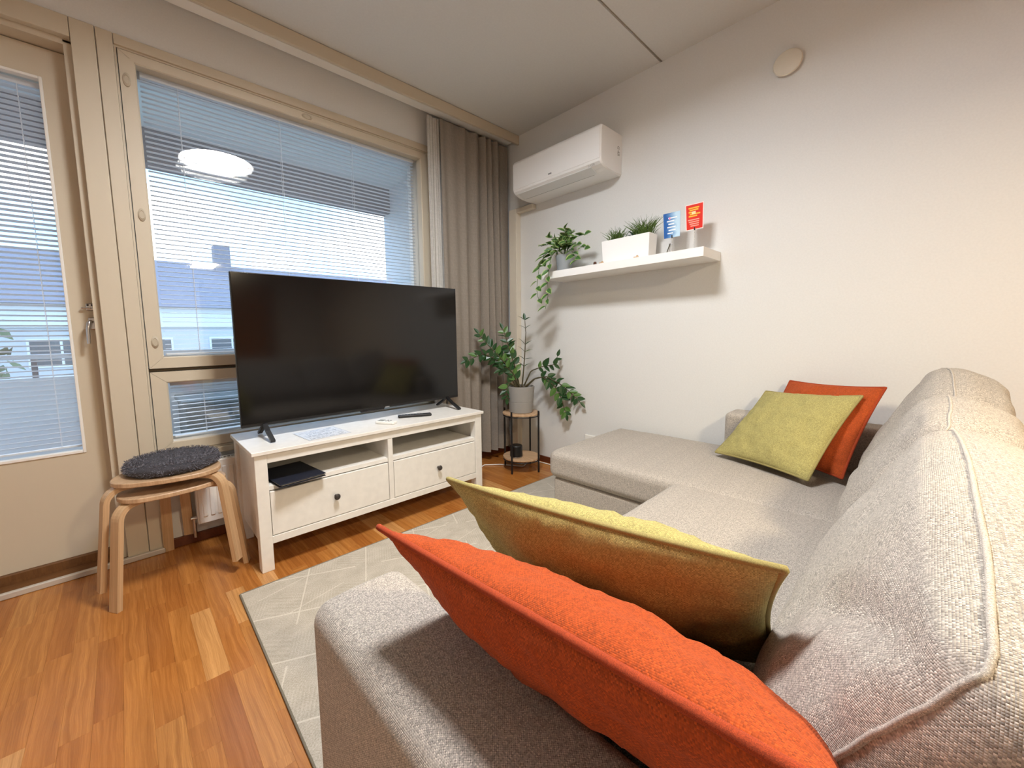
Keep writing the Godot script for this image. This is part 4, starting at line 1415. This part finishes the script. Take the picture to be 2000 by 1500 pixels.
		wb.tube([Vector3(0.002, 0.004, 0), Vector3(0.002, b0 - 0.004, 0), Vector3(-0.001, b0 + 0.014, 0.0)], 0.0013, 6)
		build(wb, "wire", M.metal, o)
		boxpart("clip", Vector3(0.0008, b0 + 0.006, 0), Vector3(0.006, 0.018, 0.007), 0.001, M.dark, o)
		boxpart("stand_base", Vector3(0, 0.004, 0), Vector3(0.034, 0.008, 0.034), 0.002, M.birch_top, o)
	# little wooden figures and a stick standing on the shelf
	for q in [[1.135, "small wooden peg figure before the planter's left end", -0.235], [1.375, "small wooden peg figure before the planter's right end", -0.235]]:
		var o := thing("wooden_figure", q[1], "ornament", Vector3(q[2], y, q[0]), 0.3, "wooden figures on the shelf")
		var fb := MB.new()
		fb.rbox(Vector3(0, 0.006, 0), Vector3(0.012, 0.012, 0.030), 0.003, 2)
		fb.rbox(Vector3(0, 0.014, 0.006), Vector3(0.010, 0.012, 0.012), 0.004, 2)
		build(fb, "body", M.birch_top, o)
	var tw := thing("shelf_ornament", "small dark brown ornament beside the planter on the shelf", "ornament", Vector3(-0.19, y, 1.06))
	for k in 5:
		var tb := MB.new()
		tb.lathe([Vector2(0.006, 0), Vector2(0.015 - 0.001 * k, 0.006), Vector2(0.004, 0.010)], 10, Vector3(0, 0.0055 * k, 0))
		build(tb, "scale_ring", paint(rgb(106, 72, 56), 0.8), tw)
	var st := thing("wooden_stick", "thin dark wooden stick leaning on the wall beside the planter", "stick", Vector3(-0.02, y, 1.47))
	var stb := MB.new()
	stb.tube([Vector3(-0.03, 0.002, 0.0), Vector3(0.014, 0.10, 0.012)], 0.003, 8)
	build(stb, "stick", M.stem, st)

# one leaf: a curved blade with a folded midrib
func leaf(parent: Node3D, at: Vector3, along: Vector3, up: Vector3, size: float, ratio: float, m: Material, called := "leaf") -> void:
	var x := along.normalized()
	var y := (up - x * x.dot(up)).normalized()
	var z := x.cross(y)
	var b := MB.new()
	b.xf = Transform3D(Basis(x, y, z), at)
	var n := 6
	for s in [-1.0, 1.0]:
		var base := b.v.size()
		for k in n + 1:
			var t := float(k) / n
			var w := ratio * size * 0.5 * pow(sin(PI * pow(t, 0.75)), 0.85)
			var droop := -0.18 * size * t * t
			var nn := Vector3(0.1, 1.0, -0.30 * s)
			b.put(Vector3(t * size, droop, 0), nn, Vector2(0.5, t))
			b.put(Vector3(t * size, droop + w * 0.28, s * w), nn, Vector2(0.5 + 0.5 * s, t))
		for k in n: b.quad(base + 2 * k, base + 2 * k + 2, base + 2 * k + 3, base + 2 * k + 1)
	build(b, called, m, parent)

func plant_corner() -> void:
	# round two-tier stand
	var s := thing("plant_stand", "round two-tier plant stand with black legs in the corner", "plant stand", Vector3(-0.283, 0.0, 0.455))
	var R := 0.152
	var top := 0.478
	for q in [[top, 0.150, "top_tray"], [0.115, 0.150, "lower_tray"]]:
		var b := MB.new()
		b.lathe([Vector2(0, q[0] - 0.014), Vector2(q[1] - 0.002, q[0] - 0.014), Vector2(q[1], q[0] - 0.012), Vector2(q[1], q[0] - 0.002), Vector2(q[1] - 0.002, q[0]), Vector2(0, q[0])], 48)
		build(b, q[2], M.birch_top, s)
	for k in 4:
		var a := deg_to_rad(77.0 + 90.0 * k)
		var b := MB.new()
		var p := Vector3(cos(a), 0, sin(a)) * (R + 0.004)
		b.tube([p, p + Vector3(0, top + 0.022, 0)], 0.0075, 10)
		build(b, "leg", M.black, s)
	for h in [top - 0.024, 0.091]:
		var b := MB.new()
		var ring := []
		for k in 41: ring.append(Vector3(cos(TAU * k / 40), 0, sin(TAU * k / 40)) * (R - 0.006) + Vector3(0, h, 0))
		b.tube(ring, 0.004, 6)
		build(b, "ring", M.black, s)

	var o := thing("potted_plant", "glossy green arching plant in a grey pot on the plant stand", "plant", Vector3(-0.283, top + 0.0005, 0.455))
	var pb := MB.new()
	pb.lathe([Vector2(0, 0), Vector2(0.090, 0), Vector2(0.094, 0.004), Vector2(0.100, 0.085), Vector2(0.0985, 0.087), Vector2(0.1005, 0.089), Vector2(0.108, 0.208), Vector2(0.107, 0.212), Vector2(0.101, 0.212), Vector2(0.098, 0.19), Vector2(0, 0.19)], 44)
	build(pb, "pot", M.pot_grey, o)
	var sb := MB.new()
	sb.lathe([Vector2(0.0985, 0.19), Vector2(0.05, 0.199), Vector2(0, 0.202)], 24, Vector3.ZERO, true)
	build(sb, "soil", M.soil, o)
	var k0 := Vector3(-0.283, top, 0.455)
	var stems := [
		[[-0.27, 0.68, 0.455], [-0.246, 0.828, 0.454], [-0.225, 0.993, 0.452], [-0.212, 1.117, 0.45], [-0.208, 1.221, 0.435]],
		[[-0.31, 0.68, 0.43], [-0.364, 0.831, 0.37], [-0.436, 0.916, 0.31], [-0.511, 0.955, 0.26], [-0.625, 0.905, 0.19]],
		[[-0.30, 0.68, 0.44], [-0.37, 0.864, 0.38], [-0.425, 0.957, 0.32], [-0.48, 1.041, 0.26], [-0.52, 1.117, 0.22]],
		[[-0.29, 0.68, 0.445], [-0.305, 0.829, 0.42], [-0.325, 0.954, 0.385], [-0.345, 1.09, 0.35], [-0.356, 1.15, 0.33]],
		[[-0.25, 0.68, 0.47], [-0.205, 0.745, 0.53], [-0.165, 0.762, 0.585], [-0.12, 0.69, 0.67], [-0.10, 0.59, 0.72], [-0.085, 0.47, 0.75]],
		[[-0.245, 0.68, 0.475], [-0.195, 0.755, 0.54], [-0.15, 0.765, 0.61], [-0.10, 0.70, 0.72], [-0.07, 0.63, 0.80], [-0.055, 0.575, 0.86]],
		[[-0.255, 0.69, 0.465], [-0.215, 0.81, 0.505], [-0.16, 0.845, 0.58], [-0.11, 0.86, 0.66], [-0.095, 0.925, 0.675]],
		[[-0.32, 0.685, 0.43], [-0.365, 0.72, 0.405], [-0.39, 0.67, 0.40], [-0.395, 0.60, 0.405]],
		[[-0.30, 0.68, 0.46], [-0.35, 0.80, 0.43], [-0.40, 0.85, 0.41], [-0.45, 0.83, 0.39]]]
	var rng := RandomNumberGenerator.new()
	rng.seed = 71
	for si in stems.size():
		var cv := Curve3D.new()
		var pts := []
		for q in stems[si]: pts.append(Vector3(q[0], q[1], q[2]) - k0)
		for k in pts.size():
			var a: Vector3 = pts[maxi(k - 1, 0)]
			var c: Vector3 = pts[mini(k + 1, pts.size() - 1)]
			cv.add_point(pts[k], (a - c) * 0.18, (c - a) * 0.18)
		var L := cv.get_baked_length()
		var path := []
		var rad := []
		for k in 17:
			path.append(cv.sample_baked(L * k / 16.0))
			rad.append(lerpf(0.0065, 0.0022, k / 16.0))
		var b := MB.new()
		b.tube(path, rad, 7)
		build(b, "stalk", M.stem, o)
		var d := L * (0.30 if si != 6 else 0.5)
		var sparse := 0.062 if si == 0 else 0.040
		while d <= L:
			var at := cv.sample_baked(d)
			var t := (cv.sample_baked(minf(d + 0.01, L)) - cv.sample_baked(maxf(d - 0.01, 0.0))).normalized()
			var side := t.cross(Vector3(0.62, 0.10, -0.75)).normalized()
			for sg in [-1.0, 1.0]:
				if rng.randf() < 0.08: continue
				var out: Vector3 = t * 0.75 + side * sg + Vector3(rng.randfn(), rng.randfn(), rng.randfn()) * 0.18
				var up := Vector3(-0.5, rng.randf_range(0.2, 0.9), 0.6) + Vector3(rng.randfn(), 0, rng.randfn()) * 0.25
				if si == 0: up = Vector3(0.2, 1.0, 0.2)
				leaf(o, at, out, up, rng.randf_range(0.060, 0.086) * (0.85 if d > L * 0.85 else 1.0), 0.56 if si != 0 else 0.36, M.leaf if rng.randf() < 0.72 else M.leaf_light)
			d += sparse * rng.randf_range(0.85, 1.15)
		leaf(o, path[16], (path[16] - path[14]), Vector3(-0.5, 0.6, 0.6), 0.062, 0.44, M.leaf)

	# small speaker on the lower tray
	var sp := thing("smart_speaker", "small black cylindrical speaker on the plant stand's lower tray", "speaker", Vector3(-0.345, 0.1155, 0.455))
	var q := MB.new()
	q.lathe([Vector2(0, 0), Vector2(0.046, 0), Vector2(0.050, 0.004), Vector2(0.050, 0.092), Vector2(0.046, 0.098), Vector2(0, 0.098)], 36)
	build(q, "body", M.dark, sp)
	var rg := MB.new()
	rg.lathe([Vector2(0.0502, 0.003), Vector2(0.0506, 0.006), Vector2(0.0502, 0.009)], 36)
	build(rg, "foot_ring", M.metal, sp)

	# white cables lying on the floor in the corner
	var cb := MB.new()
	var pts := [Vector3(-0.84, 0.006, 0.30), Vector3(-0.70, 0.006, 0.22), Vector3(-0.58, 0.006, 0.24), Vector3(-0.45, 0.006, 0.18), Vector3(-0.34, 0.006, 0.27), Vector3(-0.24, 0.006, 0.44), Vector3(-0.15, 0.006, 0.40), Vector3(-0.10, 0.006, 0.26), Vector3(-0.055, 0.007, 0.40), Vector3(-0.045, 0.006, 0.9), Vector3(-0.045, 0.006, 1.1)]
	var cv := Curve3D.new()
	for k in pts.size():
		var a: Vector3 = pts[maxi(k - 1, 0)]
		var c: Vector3 = pts[mini(k + 1, pts.size() - 1)]
		cv.add_point(pts[k], (a - c) * 0.17, (c - a) * 0.17)
	var path := []
	for k in 70: path.append(cv.sample_baked(cv.get_baked_length() * k / 69.0))
	cb.tube(path, 0.0045, 7)
	tag(build(cb, "power_cable", M.white), "white power cable lying on the floor under the plant stand", "cable")
	var sc := MB.new()
	sc.rbox(Vector3.ZERO, Vector3(0.30, 0.030, 0.042), 0.008, 3)
	var so := thing("power_strip", "white power strip on the floor behind the media bench", "power strip", Vector3(-0.62, 0.0155, 0.10), 0.1)
	build(sc, "body", M.white, so)

# ---------------------------------------------------------------- lamps
func glow(c: Color, energy: float) -> StandardMaterial3D:
	var m := paint(rgb(250, 246, 238), 0.5)
	m.emission_enabled = true
	m.emission = c
	m.emission_energy_multiplier = energy
	return m

func ceiling_lamps() -> void:
	var warm := Color(0.985, 0.99, 1.0)
	var o := thing("ceiling_lamp", "round white flush ceiling lamp above the rug", "lamp", Vector3(-1.90, ROOM_H, 1.66))
	var b := MB.new()
	b.lathe([Vector2(0, -0.001), Vector2(0.30, -0.001), Vector2(0.30, -0.086), Vector2(0.297, -0.090), Vector2(0.290, -0.090), Vector2(0.287, -0.086), Vector2(0.287, -0.012), Vector2(0, -0.012)], 64)
	build(b, "housing", M.lamp_body, o)
	var d := MB.new()
	d.lathe([Vector2(0.284, -0.013), Vector2(0.284, -0.028), Vector2(0.26, -0.032), Vector2(0, -0.032)], 64)
	build(d, "diffuser", glow(warm, 20.0), o, "glowing round diffuser")
	var l := AreaLight3D.new()
	l.name = "lamp_light"
	l.area_size = Vector2(0.40, 0.40)
	l.area_normalize_energy = true
	l.light_energy = 4.5
	l.light_color = warm
	l.shadow_enabled = true
	l.area_range = 12.0
	o.add_child(l)
	l.position = Vector3(0, -0.036, 0)
	l.rotation.x = -PI / 2
	# pendant over the dining end of the room
	var p := thing("pendant_lamp", "wide flat pendant lamp hanging behind the sofa", "lamp", Vector3(-1.77, 2.10, 3.64))
	var pb := MB.new()
	pb.lathe([Vector2(0.02, 0.16), Vector2(0.10, 0.14), Vector2(0.20, 0.03), Vector2(0.21, 0.0), Vector2(0.205, 0.0), Vector2(0.195, 0.028), Vector2(0.0, 0.05)], 48)
	build(pb, "shade", M.lamp_body, p)
	var cord := MB.new()
	cord.tube([Vector3(0, 0.15, 0), Vector3(0, ROOM_H - 2.101, 0)], 0.003, 8)
	build(cord, "cord", M.white, p)
	var pd := MB.new()
	pd.lathe([Vector2(0.19, 0.026), Vector2(0.18, 0.012), Vector2(0, 0.010)], 48)
	build(pd, "diffuser", glow(Color(1.0, 0.92, 0.78), 5.0), p, "glowing round diffuser")
	var pl := AreaLight3D.new()
	pl.name = "pendant_light"
	pl.area_size = Vector2(0.26, 0.26)
	pl.area_normalize_energy = true
	pl.light_energy = 4.6
	pl.light_color = Color(1.0, 0.92, 0.78)
	pl.shadow_enabled = true
	pl.area_range = 12.0
	p.add_child(pl)
	pl.position = Vector3(0, 0.002, 0)
	pl.rotation.x = -PI / 2

func small_things() -> void:
	var v := thing("wall_vent", "round off-white disc vent high on the long wall", "vent", Vector3(-0.0005, 2.457, 2.045))
	var b := MB.new()
	b.xf = Transform3D(Basis(Vector3(0, 0, 1), PI / 2), Vector3.ZERO)
	b.lathe([Vector2(0, 0.003), Vector2(0.040, 0.003), Vector2(0.040, 0.014), Vector2(0.058, 0.014), Vector2(0.062, 0.017), Vector2(0.058, 0.022), Vector2(0.03, 0.025), Vector2(0, 0.026)], 48)
	b.lathe([Vector2(0, 0.0), Vector2(0.045, 0.0), Vector2(0.045, 0.004), Vector2(0, 0.004)], 32)
	build(b, "disc", paint(rgb(226, 220, 204), 0.5), v)
	var s := thing("wall_socket", "white double wall socket low beside the chaise", "socket", Vector3(-0.0005, 0.235, 0.95))
	boxpart("plate", Vector3(-0.005, 0.04, 0), Vector3(0.010, 0.08, 0.15), 0.003, M.white, s)
	for z in [-0.036, 0.036]:
		var q := MB.new()
		q.xf = Transform3D(Basis(Vector3(0, 0, 1), PI / 2), Vector3(-0.010, 0.04, z))
		q.lathe([Vector2(0.022, 0.0), Vector2(0.022, 0.001), Vector2(0.019, 0.001), Vector2(0.019, -0.004), Vector2(0, -0.004)], 24)
		build(q, "outlet", M.white, s)
